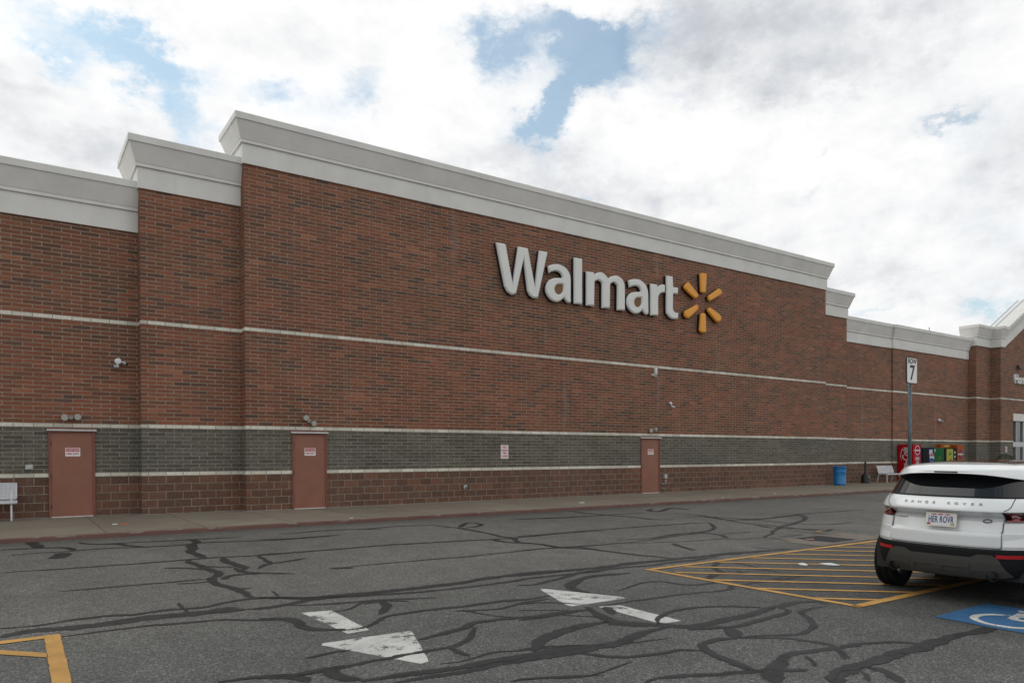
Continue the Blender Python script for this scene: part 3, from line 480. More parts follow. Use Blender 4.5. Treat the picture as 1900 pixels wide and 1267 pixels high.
# ================================================================ BUILDING
bld = empty('store_building', (18, 24, 0), label='long red brick supermarket with white cornices and grey block band', cat='building')
bld.location = (0, 0, 0)
def offs(path, o, closed=False):
    n = len(path); out = []
    for i in range(n):
        p = Vector(path[i][:2])
        a = Vector(path[i-1][:2]) if (i > 0 or closed) else None
        b = Vector(path[(i+1) % n][:2]) if (i < n-1 or closed) else None
        ns = []
        if a is not None: d = (p-a).normalized(); ns.append(Vector((d.y, -d.x)))
        if b is not None: d = (b-p).normalized(); ns.append(Vector((d.y, -d.x)))
        if len(ns) == 2:
            m_ = ns[0]+ns[1]; m_ = m_/max(.2, m_.dot(ns[0]))
        else: m_ = ns[0]
        out.append((p.x+m_.x*o, p.y+m_.y*o))
    return out
V0 = SZ-.032
def strip(path, z0, z1, proud, name, m, parent, caps=False, skip=None):
    b = MB(); q = offs(path, proud); back = offs(path, -.05)
    u = path[0][0]+path[0][1]*.37; us = [u]
    for i in range(len(path)-1): us.append(us[-1]+math.dist(path[i][:2], path[i+1][:2]))
    # front faces keep u = x so that courses line up from one bay to the next
    for i in range(len(path)-1):
        (xa, ya), (xb, yb) = q[i], q[i+1]
        if abs(xb-xa) > abs(yb-ya): ua, ub = xa, xb
        else:
            ref = xa; ua, ub = (ref, ref+(yb-ya)) if i else (ref+(yb-ya), ref)
            ua = xb-(ya-yb) if ya > yb else xb; ub = xb if ya > yb else xb+(yb-ya)
        b.quad((xa, ya, z0), (xb, yb, z0), (xb, yb, z1), (xa, ya, z1), [(ua, z0-V0), (ub, z0-V0), (ub, z1-V0), (ua, z1-V0)])
        if caps:
            (xc, yc), (xd, yd) = back[i], back[i+1]
            for zz in (z0, z1): b.quad((xa, ya, zz), (xb, yb, zz), (xd, yd, zz), (xc, yc, zz), [(ua, z0-V0+.05)]*4)
    return b.build(name, m, parent)
zc = lambda k: V0+k*BH
Z1, Z2, Z3, Z4, Z5, Z6 = zc(10), zc(11), zc(22), zc(23), zc(48), zc(49)
def wall_section(path, ztop, label=None):
    w_ = strip(path, Z4, Z5, 0, 'brick_wall', m_brick, bld)
    if ztop > Z6+.1: strip(path, Z6, ztop, 0, 'upper_brickwork', m_brick, w_)
    strip(path, -.2, Z1, 0, 'block_base', m_base, w_)
    strip(path, Z2, Z3, 0, 'grey_block_band', m_grey, w_)
    for a, b in ((Z1, Z2), (Z3, Z4), (Z5, Z6)): strip(path, a, b, .007, 'cream_course', m_cream, w_, caps=True)
    return w_
PROF_F = [(-.04, 0), (.05, 0), (.05, .53)]
PROF_C = [(.05, .53), (.097, .532), (.097, .605), (.112, .63), (.135, .70), (.26, 1.065), (.262, 1.07)]
PROF_T = [(.262, 1.07), (.286, 1.07), (.286, 1.235), (.27, 1.25), (0, 1.262), (-.5, 1.262)]
def sweep(path, prof, zf, name, parent, closed=False, zadd=None):
    b = MB(); rings = []
    for o, z in prof:
        q = offs(path, o, closed); rings.append([(x, y, zf+z+(zadd[i] if zadd else 0)) for i, (x, y) in enumerate(q)])
    n = len(path); seg = n if closed else n-1
    for r_ in range(len(rings)-1):
        for i in range(seg):
            j = (i+1) % n
            b.quad(rings[r_][i], rings[r_][j], rings[r_+1][j], rings[r_+1][i])
    return b.build(name, m_corn, parent)
def cornice(path, zf, closed=False, zadd=None):
    c = sweep(path, PROF_C, zf, 'cornice', bld, closed, zadd)
    sweep(path, PROF_F, zf, 'frieze', c, closed, zadd); sweep(path, PROF_T, zf, 'cornice_cap', c, closed, zadd)
def block_cornice(x0, x1, y0, y1, zf):
    cornice([(x0, y1), (x0, y0), (x1, y0), (x1, y1)], zf, closed=True)
    for i in range(1, int((x1-x0)/3.05)+1):
        x = x0+i*3.05
        if x > -8: MB().box(x-.05, x+.05, y0-.2895, y0-.2, zf+1.072, zf+1.2365).build('cap_seam', m_corn, bld)
YC, YB, YA, YF = 20.114, 20.52, 20.924, 20.83
FC, FB, FA = SZ+9.31, SZ+8.27, SZ+7.235
wall_section([(-45, YA), (2.69, YA)], FA+.1)
wall_section([(2.69, YA+.02), (2.69, YB), (5.15, YB)], FB+.1)
wall_section([(5.15, YB+.02), (5.15, YC), (32.03, YC), (32.03, YB+.02)], FC+.1)
wall_section([(32.03, YB), (34.5, YB), (34.5, YA+.02)], FB+.1)
wall_section([(34.5, YA), (39.5, YA)], FA+.1)
wall_section([(39.5, YA+.02), (39.5, YF), (48.25, YF)], FA+.1)
GP, GW = 20.385, 19.826
wall_section([(48.25, YF+.02), (48.25, GP), (50.2, GP)], SZ+8.15)
block_cornice(-45, 2.69, YA, 22.6, FA)
block_cornice(2.69, 5.15, YB, 22.2, FB)
block_cornice(5.15, 32.03, YC, 21.4, FC)
block_cornice(32.03, 34.5, YB, 22.2, FB)
cornice([(34.5, YA), (39.5, YA), (39.5, YF), (48.2, YF)], FA)
MB().box(34.5, 48.3, YA+.1, 22.4, FA-.5, FA+1.2).build('parapet', m_corn, bld)
# entrance bay with gable
gx0, gx1, ga = 50.62, 62.38, 56.5; GZ = SZ+8.05; gs = .52
w_ = strip([(50.2, GP+.01), (50.2, GW), (51.96, GW), (51.96, GW+.45)], -.2, Z1, 0, 'block_base', m_base, bld)
gwall = MB()
hz1 = SZ+4.01
outl = [(50.2, Z4), (51.96, Z4), (51.96, hz1), (58, hz1), (58, Z5), (62.8, Z5), (62.8, GZ+.1), (gx1, GZ+.1), (ga, GZ+.1+(ga-gx0)*gs), (gx0, GZ+.1), (50.2, GZ+.1)]
gwall.add([(x, GW, z) for x, z in outl], [list(range(len(outl)))], [[(x, z-V0) for x, z in outl]])
gwall.quad((50.2, GP, Z4), (50.2, GW, Z4), (50.2, GW, GZ+.1), (50.2, GP, GZ+.1), [(49.64, Z4-V0), (50.2, Z4-V0), (50.2, GZ+.1-V0), (49.64, GZ+.1-V0)])
gwall = gwall.build('gable_wall', m_brick, bld)
strip([(50.2, GP+.01), (50.2, GW), (51.96, GW), (51.96, GW+.45)], Z2, Z3, 0, 'grey_block_band', m_grey, gwall)
for a, b in ((Z1, Z2), (Z3, Z4)): strip([(50.2, GP+.01), (50.2, GW), (51.96, GW), (51.96, GW+.45)], a, b, .007, 'cream_course', m_cream, gwall, caps=True)
strip([(50.2, GP+.01), (50.2, GW), (58, GW)], Z5, Z6, .007, 'cream_course', m_cream, gwall, caps=True)
wall_section([(58, GW+.45), (58, GW), (62.8, GW), (62.8, 20.9), (110, 20.9)], Z6+.01)
strip([(62.8, GW), (62.8, 20.9), (110, 20.9)], Z6, FA+.1, 0, 'brick_wall', m_brick, bld)
MB().quad((51.96, GW+.4, Z3), (51.96, GW, Z3), (51.96, GW, hz1), (51.96, GW+.4, hz1)).build('jamb', m_brick, gwall)
cornice([(62.9, 20.9), (110, 20.9)], FA)
gp = [(48.25, 21.25), (48.25, GP), (50.2, GP), (50.2, GW), (gx0, GW), (ga, GW), (gx1, GW), (62.8, GW), (62.8, 21.2)]
cornice(gp, GZ, zadd=[0, 0, 0, 0, 0, (ga-gx0)*gs, 0, 0, 0])
MB().box(48.3, 50.25, 20.5, 21.25, FA, GZ+1.24).build('parapet', m_corn, bld)
# standing seam roof behind the gable
rz = GZ+.78; rf = MB(); yb_ = 21.35; ye = GW+.02; ez = (ga-gx0)*gs
for sgn in (1, -1):
    x0 = ga-sgn*(ga-gx0+.25); z0 = rz-.13
    P = [(x0, ye, z0), (ga, ye, rz+ez), (ga, yb_, rz+ez), (x0, yb_, z0)]
    rf.add(P+[(x, y, z-.06) for x, y, z in P], [(0, 1, 2, 3), (4, 7, 6, 5), (0, 4, 5, 1), (2, 6, 7, 3), (0, 3, 7, 4)])
roof = rf.build('metal_roof', m_roof, bld)
for sgn in (1, -1):
    sm = MB()
    for k in range(5):
        y = ye+.02+k*(yb_-ye-.06)/4; x0 = ga-sgn*(ga-gx0+.25); z0 = rz-.13
        for s in (0,):
            a = (x0, y, z0); b = (ga, y, rz+ez)
            sm.add([(a[0], y-.015, a[2]), (a[0], y+.015, a[2]), (b[0], y+.015, b[2]), (b[0], y-.015, b[2]), (a[0], y-.015, a[2]+.05), (a[0], y+.015, a[2]+.05), (b[0], y+.015, b[2]+.05), (b[0], y-.015, b[2]+.05)],
                   [(0, 1, 2, 3), (4, 7, 6, 5), (0, 4, 5, 1), (1, 5, 6, 2), (2, 6, 7, 3), (3, 7, 4, 0)])
    sm.build('roof_seams', m_roof, roof)
# flat roof / body of the store
MB().box(-44.8, 109.8, 21.5, 75, -.1, FA-.2).build('flat_roof', m_corn, bld)
MB().tube([(47.14, 22.6, FA), (47.14, 22.6, 9.45)], .03, 8).build('vent_pipe', m_greyp, bld)
# storefront
sf = MB().box(51.96, 58, GW+.25, GW+.27, SZ, hz1).build('storefront', m_glass, bld)
fr = MB()
zt = SZ+3.55
for x in (52.0, 52.85, 53.9, 54.9, 55.9, 56.9, 57.95): fr.box(x-.028, x+.028, GW+.17, GW+.25, SZ, zt)
fr.box(51.96, 58, GW+.165, GW+.25, SZ+1.92, SZ+2.22); fr.box(51.96, 58, GW+.165, GW+.25, SZ, SZ+.12)
fr.build('window_frame', m_alu, sf)
MB().box(51.96, 58, GW-.02, GW+.25, zt, hz1+.001).build('lintel', m_corn, sf)
# control joints in the facade
for x, yy in ((8.0, YC), (14.95, YC), (21.9, YC), (26.4, YC), (36.6, YA), (44.2, YF), (-4.2, YA)):
    MB().box(x-.006, x+.006, yy-.0025, yy+.02, Z2, Z3).box(x-.005, x+.005, yy-.0015, yy+.02, Z4, Z5).build('control_joint', m_cream if yy == YC else m_greybox, bld)
# pale sealant bead along the wall foot
bead = mat('sealant', (.34, .33, .30), .8, var=.3, vs=5)
for pth in ([(-45, YA), (2.69, YA)], [(2.69, YA), (2.69, YB), (5.15, YB), (5.15, YC), (32.03, YC)]):
    b = MB(); q = offs(pth, .03); q2 = offs(pth, -.01)
    for i in range(len(pth)-1): b.quad((*q[i], SZ+.004), (*q[i+1], SZ+.004), (*q2[i+1], SZ+.016), (*q2[i], SZ+.016))
    b.build('wall_foot_sealant', bead, bld)

# ---------------------------------------------------------------- fire doors
def fire_door(x0, x1, Y, kind=0):
    top = SZ+2.115
    d = MB().box(x0+.05, x1-.05, Y-.010, Y+.03, SZ+.02, top-.045).build('fire_door', m_door, bld)
    f = MB()
    f.box(x0, x0+.05, Y-.034, Y+.03, SZ, top).box(x1-.05, x1, Y-.034, Y+.03, SZ, top).box(x0+.05, x1-.05, Y-.033, Y+.03, top-.045, top)
    f.build('door_frame', m_frame, d, bevel=.004)
    c = MB(); P = [(-.085, 0), (-.085, .018), (.0, .055), (0, 0)]
    c.prism(P, lambda u, v, s: (s, Y+u-.02 if u else Y, top+.004+v), x0-.035, x1+.035)
    c.build('drip_cap', m_drip, d)
    MB().box(x0-.03, x1+.03, Y-.03, Y+.0, top+.06, top+.085).build('head_trim', m_frame, d)
    MB().box(x0+.05, x1-.05, Y-.05, Y+.02, SZ+.001, SZ+.022).build('threshold', m_drip, d)
    for z in (.28, 1.03, 1.82): MB().tube([(x0+.052, Y-.03, SZ+z-.055), (x0+.052, Y-.03, SZ+z+.055)], .009, 8).build('hinge', m_dark, d)
    cx = (x0+x1)/2+.015; cz = SZ+1.60
    MB().box(cx-.158, cx+.158, Y-.014, Y-.009, cz-.105, cz+.105).build('sign_panel', m_whites, d, bevel=.001)
    MB().box(cx-.146, cx+.146, Y-.0155, Y-.014, cz+.012, cz+.094).build('sign_header', m_red, d)
    F = lambda z: frameM((cx, Y-.0165, z), (1, 0, 0), (0, 0, 1))
    text_mesh('lettering', 'DO NOT BLOCK', .052, m_whites, d, F(cz+.052), xs=.80, bold=.0012)
    text_mesh('lettering', 'FIRE EXIT', .068, m_red, d, F(cz-.045), xs=.95, bold=.0015)
    return d
fire_door(.705, 1.69, YA); fire_door(6.39, 7.385, YC); fire_door(19.80, 20.82, YC)

# ---------------------------------------------------------------- things on the wall
m_lampg = mat('lamp_housing_grey', (.34, .33, .29), .6, var=.25, vs=20)
m_lens = mat('lamp_lens', (.45, .45, .42), .25, spec=.6)
def exit_lamp(x, Y, z, a, label):
    t_ = empty('security_lamp', (x, Y, z), label=label, cat='lamp', group='security lamps over the fire doors')
    MB().box(-.045, .045, -.06, -.001, -.04, .04).build('junction_box', m_lampg, t_, bevel=.006)
    for s in (-1, 1):
        dx = math.cos(a)*s; dz_ = math.sin(a)*s
        h = MB(); c = Vector((dx*.125, -.11, dz_*.125+.02)); ax = Vector((s*.35, -.9, -.25)).normalized()
        rot = ax.to_track_quat('Z', 'Y').to_matrix()
        h.lathe([(.0, -.095), (.034, -.09), (.046, -.05), (.074, .01), (.082, .045), (.076, .05)], 16, c, rot)
        h.tube([(dx*.03, -.05, dz_*.03), (dx*.09, -.085, dz_*.09+.005), tuple(c-ax*.03)], .012, 8)
        hh = h.build('lamp_head', m_lampg, t_)
        MB().lathe([(.0, .051), (.075, .048)], 16, c, rot).build('lens', m_lens, hh)
exit_lamp(1.18, YA, SZ+2.44, R(4), 'twin grey security lamp above the fire door beside the white bench')
exit_lamp(6.87, YC, SZ+2.46, R(-38), 'twin grey security lamp, tilted, above the middle fire door')
exit_lamp(20.36, YC, SZ+2.43, R(12), 'twin grey security lamp above the fire door below the store name')
m_cam = mat('camera_white', (.66, .67, .66), .35, var=.05, vs=8)
def bullet(t_, base, elbow, d, L=.20, r_=.043):
    d = Vector(d).normalized(); e = Vector(elbow)
    b = MB().tube([base, tuple((Vector(base)+e)/2+Vector((0, -.01, 0))), elbow], .014, 8)
    rot = d.to_track_quat('Z', 'Y').to_matrix()
    b.lathe([(0, -L*.4), (r_*.85, -L*.38), (r_, -L*.3), (r_, L*.5), (r_*1.12, L*.5), (r_*1.12, L*.62)], 18, e, rot)
    c = b.build('camera_body', m_cam, t_)
    MB().lathe([(r_*1.08, L*.60), (r_*.6, L*.56), (0, L*.56)], 18, e, rot).build('lens', m_black, c)
def cctv(loc, label, kind):
    t_ = empty('security_camera', loc, label=label, cat='security camera', group='security cameras on the brick wall'); t_.scale = (.82, .82, .82)
    if kind == 'twin':
        MB().lathe([(0, .0), (.10, .0), (.10, .10), (.085, .12), (0, .125)], 8, (0, 0, 0), Matrix.Rotation(R(90), 3, 'X')).build('mount_box', m_cam, t_, bevel=.008)
        bullet(t_, (0, -.08, -.07), (-.06, -.17, -.17), (-.85, -.6, -.16)); bullet(t_, (.06, -.08, 0), (.18, -.13, -.05), (.45, -1, -.35))
    elif kind == 'tall':
        b = MB().lathe([(0, .20), (.05, .195), (.075, .17), (.08, .10), (.08, -.12), (.06, -.14), (0, -.14)], 20, (.04, -.20, .02)); b.build('camera_body', m_cam, t_)
        MB().box(-.06, .05, -.16, 0, -.16, -.05).build('mount_box', m_cam, t_, bevel=.01)
        MB().lathe([(0, -.245), (.03, -.235), (.055, -.20), (.06, -.15), (.05, -.13)], 16, (.03, -.18, 0)).build('dome', m_greybox, t_)
    else:
        MB().lathe([(0, .0), (.075, .0), (.075, .09), (0, .10)], 8, (0, 0, .03), Matrix.Rotation(R(90), 3, 'X')).build('mount_box', m_cam, t_, bevel=.008)
        bullet(t_, (0, -.07, -.02), (.06, -.12, -.13), (.9, -.5, -.35), .17, .036)
cctv((2.21, YA, SZ+3.90), 'white twin security camera on the brick wall left of the first pier', 'twin')
cctv((20.42, YC, SZ+4.66), 'tall white security camera with a rounded housing just under the cream course', 'tall')
cctv((21.40, YC, SZ+3.49), 'small white security camera lower on the wall near the third fire door', 'single')
cctv((44.5, YF, SZ+3.46), 'white twin security camera on the wall above the vending machines', 'twin')
def wall_box(name, x, Y, z, w_, h_, d_, m, label, cat, extra=None):
    o = MB().box(-w_/2, w_/2, -d_, -.001, -h_/2, h_/2).build(name, m, bevel=.006); o.location = (x, Y, z); tag(o, label, cat)
    if extra: extra(o)
    return o
wall_box('electrical_box', .31, YA, SZ+1.24, .15, .12, .07, m_greybox, 'small grey electrical box on the grey block left of the first fire door', 'electrical box', lambda o: MB().box(-.06, .06, -.085, -.072, -.035, .035).build('cover', m_greybox, o, bevel=.003))
wall_box('outdoor_outlet', 11.96, YC, SZ+.47, .12, .13, .07, m_alu, 'small metal outdoor outlet box low on the red block base', 'outlet', lambda o: MB().box(-.02, .045, -.083, -.072, -.05, .0).build('cover', m_dark, o))
def pipes(o):
    MB().tube([(-.01, -.05, -.09), (-.01, -.05, -.38)], .016, 8).tube([(.03, -.05, -.09), (.03, -.05, -.26), (-.10, -.06, -.30)], .013, 8).build('conduit', m_greyp, o)
    MB().lathe([(0, 0), (.04, 0), (.04, .06), (0, .07)], 12, (-.14, 0, -.30), Matrix.Rotation(R(90), 3, 'X')).build('valve', m_greyp, o)
    MB().box(-.18, -.06, -.05, -.001, -.50, -.44).build('bracket', m_cream, o)
wall_box('meter_box', 21.09, YC, SZ+.64, .14, .17, .09, m_greybox, 'grey meter box with short pipes right of the third fire door', 'meter box', pipes)
# no parking sign
def lane_sign(x, Y, z, label, s=1.):
    o = MB().box(-.155*s, .155*s, -.006, -.001, -.23*s, .23*s).build('no_parking_sign', m_whites, bevel=.001); o.location = (x, Y, z); tag(o, label, 'sign')
    f = MB()
    for a in ((-.147, -.141, -.222, .222), (.141, .147, -.222, .222), (-.141, .141, .216, .222), (-.141, .141, -.222, -.216)): f.box(a[0]*s, a[1]*s, -.0075, -.006, a[2]*s, a[3]*s)
    f.build('sign_border', m_red, o)
    F = lambda zz: frameM((0, -.008, zz*s), (1, 0, 0), (0, 0, 1))
    for tx, zz, sz_, xs in (('NO', .145, .115, .95), ('PARKING', .045, .070, .86), ('FIRE', -.045, .085, .95), ('LANE', -.145, .095, .9)):
        text_mesh('lettering', tx, sz_*s, m_red, o, F(zz), xs=xs, bold=.003)
lane_sign(13.52, YC, SZ+1.60, 'white and red no parking fire lane sign on the grey block band')
lane_sign(50.98, GW, SZ+1.75, 'small white and red sign on the pier beside the entrance glass', .8)

# ---------------------------------------------------------------- store name sign
m_face = mat('sign_face_white', (.68, .69, .66), .4, var=.03, vs=1)
m_ret = mat('sign_return_black', (.010, .012, .016), .5)
m_amber = mat('sign_face_amber', (.74, .30, .010), .35, var=.03, vs=1)
m_tan = mat('backing_tan', (.20, .105, .045), .8)
def smooth_loop(P):
    n = len(P); out = []
    def ang(i):
        a = Vector(P[i])-Vector(P[i-1]); b = Vector(P[(i+1) % n])-Vector(P[i]); return abs(a.angle_signed(b)) if a.length and b.length else 0
    hard = [ang(i) > R(55) for i in range(n)]
    for i in range(n):
        p1 = P[i]; p2 = P[(i+1) % n]; L_ = math.dist(p1, p2)
        p0 = P[i-1] if not hard[i] else (2*p1[0]-p2[0], 2*p1[1]-p2[1])
        p3 = P[(i+2) % n] if not hard[(i+1) % n] else (2*p2[0]-p1[0], 2*p2[1]-p1[1])
        if L_ > .6 or (hard[i] and hard[(i+1) % n]): out.append(p1); continue
        for s in (0, .33, .67):
            out.append(tuple(.5*((2*p1[c])+(-p0[c]+p2[c])*s+(2*p0[c]-5*p1[c]+4*p2[c]-p3[c])*s*s+(-p0[c]+3*p1[c]-3*p2[c]+p3[c])*s**3) for c in (0, 1)))
    return out
from mathutils.geometry import tessellate_polygon
def area2(P): return sum(P[i-1][0]*P[i][1]-P[i][0]*P[i-1][1] for i in range(len(P)))
def inset(P, d):
    """move every vertex of a loop to its left by d (limited mitre)"""
    out = []; n = len(P)
    for i in range(n):
        a = (Vector(P[i])-Vector(P[i-1])).normalized(); b = (Vector(P[(i+1) % n])-Vector(P[i])).normalized()
        n1 = Vector((-a.y, a.x)); n2 = Vector((-b.y, b.x)); m_ = n1+n2
        if m_.length < 1e-4: m_ = n1
        m_.normalize(); k = min(1.5, 1/max(.3, m_.dot(n1)))
        out.append((P[i][0]+m_.x*d*k, P[i][1]+m_.y*d*k))
    return out
def letter_mesh(name, loops, y_back, y_edge, y_face, bev, m, parent, off=0):
    """solid letter: sides from y_back to y_edge, chamfer of width bev to y_face, flat face"""
    b = MB(); cap = []
    for k, lp in enumerate(loops):
        ccw = area2(lp) > 0
        if (k == 0) != ccw: lp = lp[::-1]                    # outline anticlockwise, counter clockwise: left is inside
        if off: lp = inset(lp, -off)
        n = len(lp); ins = inset(lp, bev) if bev else lp
        vs = [(x, y_back, z) for x, z in lp]+[(x, y_edge, z) for x, z in lp]+([(x, y_face, z) for x, z in ins] if bev else [])
        fs = [(i, (i+1) % n, n+(i+1) % n, n+i) for i in range(n)]
        if bev: fs += [(n+i, n+(i+1) % n, 2*n+(i+1) % n, 2*n+i) for i in range(n)]
        b.add(vs, fs); cap.append([(x, z, 0) for x, z in ins])
    yf = y_face if bev else y_edge
    flat_ = [p for c in cap for p in c]; tri = tessellate_polygon([[Vector(p) for p in c] for c in cap])
    b.add([(x, yf, z) for x, z, _ in flat_], [list(q) for q in tri])
    return b.build(name, m, parent)
sg = empty('store_sign', (0, 0, 0), label='large raised white store name with an amber spark emblem on the brick wall', cat='sign')
for k, (outer, hole) in LETTERS.items():
    ray_ = k.startswith('ray'); lo = [smooth_loop(outer) if k not in ('W', 'l') else [tuple(p) for p in outer]]
    if hole: lo.append(smooth_loop(hole))
    f = letter_mesh('spark_ray' if ray_ else 'letter', lo, YC-.12, YC-.165, YC-.205, .045, m_amber if ray_ else m_face, sg)
    letter_mesh('letter_return', [lo[0]], YC-.003, YC-.121, 0, 0, m_ret, f, off=-.006)
    if hole: letter_mesh('counter_backing', [lo[1]], YC-.121, YC-.128, 0, 0, m_tan, f, off=.01)
hs = empty('entrance_sign', (0, 0, 0), label='white raised word over the entrance in the gable wall', cat='sign')
text_mesh('lettering', 'Home', .82, m_face, hs, frameM((51.94, GW-.06, SZ+6.165), (1, 0, 0), (0, 0, 1)), xs=.88, bold=.012, ext=.055, align='LEFT')
o = MB().box(-.09, .09, -.16, 0, -.10, .10).build('wall_fixture', m_dark, bevel=.02); o.location = (52.55, GW, SZ+6.98); tag(o, 'small dark fixture on the gable wall above the entrance word', 'lamp')
MB().box(-.14, .14, -.24, -.10, -.16, -.09).build('hood', m_dark, o, bevel=.01)

# ---------------------------------------------------------------- street furniture
# perforated metal benches
def perf_mat():
    m = bpy.data.materials.new('perforated_enamel'); m.use_nodes = True; t = NT(m.node_tree); b = t.N['Principled BSDF']
    uv = t.n('ShaderNodeUVMap', uv_map='UVMap').outputs[0]; u, v, _ = t.sep(uv)
    fx = t.m('SUBTRACT', t.m('FRACT', t.m('DIVIDE', u, .025)), .5); fy = t.m('SUBTRACT', t.m('FRACT', t.m('DIVIDE', v, .025)), .5)
    r_ = t.m('SQRT', t.m('ADD', t.m('MULTIPLY', fx, fx), t.m('MULTIPLY', fy, fy)))
    t.put(b.inputs['Alpha'], t.ss(r_, .26, .32)); b.inputs['Base Color'].default_value = (.56, .58, .60, 1); b.inputs['Roughness'].default_value = .4
    return m
m_perf = perf_mat()
m_bench = mat('bench_enamel', (.56, .58, .60), .4, var=.06, vs=6)
def bench(loc, rz, label, L=1.83):
    t_ = empty('metal_bench', loc, rz, label, 'bench', 'perforated metal benches along the wall')
    def sheet(prof, name):
        b = MB(); s = 0
        for i in range(len(prof)-1):
            (a, z), (c, d) = prof[i], prof[i+1]; l = math.dist(prof[i], prof[i+1])
            b.quad((-L/2, a, z), (L/2, a, z), (L/2, c, d), (-L/2, c, d), [(0, s), (L, s), (L, s+l), (0, s+l)]); s += l
        return b.build(name, m_perf, t_)
    seat = [(.52, .42), (.51, .445), (.48, .46), (.30, .45), (.12, .44), (.06, .455)]
    back = [(.05, .50), (.03, .56), (.0, .66), (-.03, .76), (-.06, .84), (-.09, .86)]
    # local +y points to the street after rotation
    s = sheet([(y-.0, z) for y, z in seat], 'seat'); b_ = sheet(back, 'backrest')
    rim = MB()
    for P in (seat, back):
        for x in (-L/2, L/2): rim.tube([(x, y, z) for y, z in P], .017, 8)
    rim.tube([(-L/2, .52, .42), (L/2, .52, .42)], .017, 8).tube([(-L/2, -.09, .86), (L/2, -.09, .86)], .017, 8).tube([(-L/2, .05, .50), (L/2, .05, .50)], .014, 8).tube([(-L/2, .06, .455), (L/2, .06, .455)], .014, 8)
    rim.build('bench_frame', m_bench, t_)
    for x in (-L/2+.10, L/2-.0):
        MB().tube([(x, .48, .44), (x, .49, .03), (x, .49, .0)], .02, 8).build('leg', m_bench, t_)
        MB().tube([(x, -.03, .70), (x, .06, .46), (x, -.02, .06), (x, -.05, .0)], .018, 8).build('leg', m_bench, t_)
    return t_
bench((-.86, 20.80, SZ), R(180), 'white perforated metal bench against the wall beside the first fire door')
bench((38.1, 20.5, SZ), R(180), 'pale perforated metal bench between the smoking post and the vending machines', 1.5)
# blue barrel bin
m_blueb = mat('blue_plastic', (.012, .17, .42), .45, var=.1, vs=5)
X_, Y_ = 32.55, 19.72
bn = tag(MB().lathe([(0, 0), (.25, 0), (.27, .02), (.28, .10), (.27, .12), (.275, .30), (.27, .31), (.28, .64), (.288, .66), (.28, .68), (.29, .86), (.305, .87), (.305, .91), (.28, .91), (.27, .60)], 32).build('barrel_bin', m_blueb), 'round blue plastic barrel bin standing on the sidewalk', 'bin')
bn.location = (X_, Y_, SZ)
MB().lathe([(.262, .56), (0, .56)], 24).build('bin_liner', m_black, bn)
# smoking post
sp_ = empty('smoking_post', (35.9, 20.35, SZ), label='black plastic smoking receptacle with tall narrow neck by the wall', cat='ash bin')
MB().lathe([(0, 0), (.215, 0), (.21, .03), (.205, .34), (.20, .38), (.15, .45), (.075, .50)], 28).build('base', m_black, sp_)
MB().lathe([(.078, .50), (.055, .60), (.045, 1.00), (.05, 1.02), (.04, 1.10), (0, 1.13)], 16).build('neck', m_black, sp_)
MB().box(-.05, .05, -.213, -.205, .30, .325).build('sticker', m_whites, sp_)
# row sign on a post
rs = empty('row_sign', (18.107, 9.14, zl(9.14)), label='tall galvanised post carrying the white row number 7 sign', cat='sign')
zp = 3.888-zl(9.14)
m_post = mat('post_galvanised', (.085, .11, .12), .45, metal=.5, var=.2, vs=6)
p_ = MB().tube([(0, 0, 0), (0, 0, zp-.02)], .043, 16).build('post', m_post, rs)
MB().lathe([(.13, 0), (.13, .02), (.06, .03)], 16).build('base_plate', m_post, rs)
MB().box(-.232, .232, -.055, -.010, zp-.613, zp).build('sign_box', m_dark, rs, bevel=.01)
def rrect(w_, h_, r_):
    o = []
    for cx, cz, a0 in ((w_-r_, h_-r_, 0), (-w_+r_, h_-r_, 90), (-w_+r_, -h_+r_, 180), (w_-r_, -h_+r_, 270)):
        o += [(cx+r_*math.cos(R(a0+k*22.5)), cz+r_*math.sin(R(a0+k*22.5))) for k in range(5)]
    return o
MB().prism(rrect(.226, .30, .04), lambda u, v, d: (u, d, v+zp-.306), -.060, -.055).build('sign_panel', m_whites, rs)
F = lambda z: frameM((0, -.061, z), (1, 0, 0), (0, 0, 1))
text_mesh('lettering', 'ROW', .165, m_black, rs, F(zp-.085), xs=.98, bold=.006)
text_mesh('lettering', '7', .50, m_black, rs, F(zp-.375), xs=.95, bold=.012)

# vending machines
VY, VB = 19.952, 20.78
m_vred = mat('vending_red', (.36, .006, .012), .5, spec=.06); m_vgreen = mat('vending_green', (.002, .095, .028), .5, spec=.06)
m_vblue = mat('vending_blue', (.006, .025, .20), .5, spec=.06); m_vor = mat('vending_orange', (.33, .075, .012), .5, spec=.06); m_vyel = mat('vending_yellow', (.36, .34, .07), .5, spec=.06)
m_vwhite = mat('vending_white', (.48, .49, .50), .5, spec=.06); m_lime = mat('vending_lime', (.06, .26, .02), .5, spec=.06); m_vblack = mat('vending_black', (.006, .006, .007), .55, spec=.06)
def machine(x0, x1, h, body, front, label):
    t_ = empty('vending_machine', ((x0+x1)/2, (VY+VB)/2, SZ), label=label, cat='vending machine', group='vending machines in a row against the wall')
    w_ = (x1-x0)/2; d_ = (VB-VY)/2
    MB().box(-w_, w_, -d_+.05, d_, .08, h).build('cabinet', body, t_, bevel=.012)
    fd = MB().box(-w_+.005, w_-.005, -d_, -d_+.052, .12, h-.004).build('front_door', front, t_, bevel=.012)
    b = MB()
    for x in (-w_+.08, w_-.08):
        for y in (-d_+.12, d_-.1): b.box(x-.03, x+.03, y-.03, y+.03, 0, .08)
    b.build('feet', m_dark, t_)
    return t_, fd, w_, d_
def decal(t_, d_, x0, x1, z0, z1, m, name='panel', k=1):
    return MB().box(x0, x1, -d_-.002-.0015*k, -d_+.001, z0, z1).build(name, m, t_)
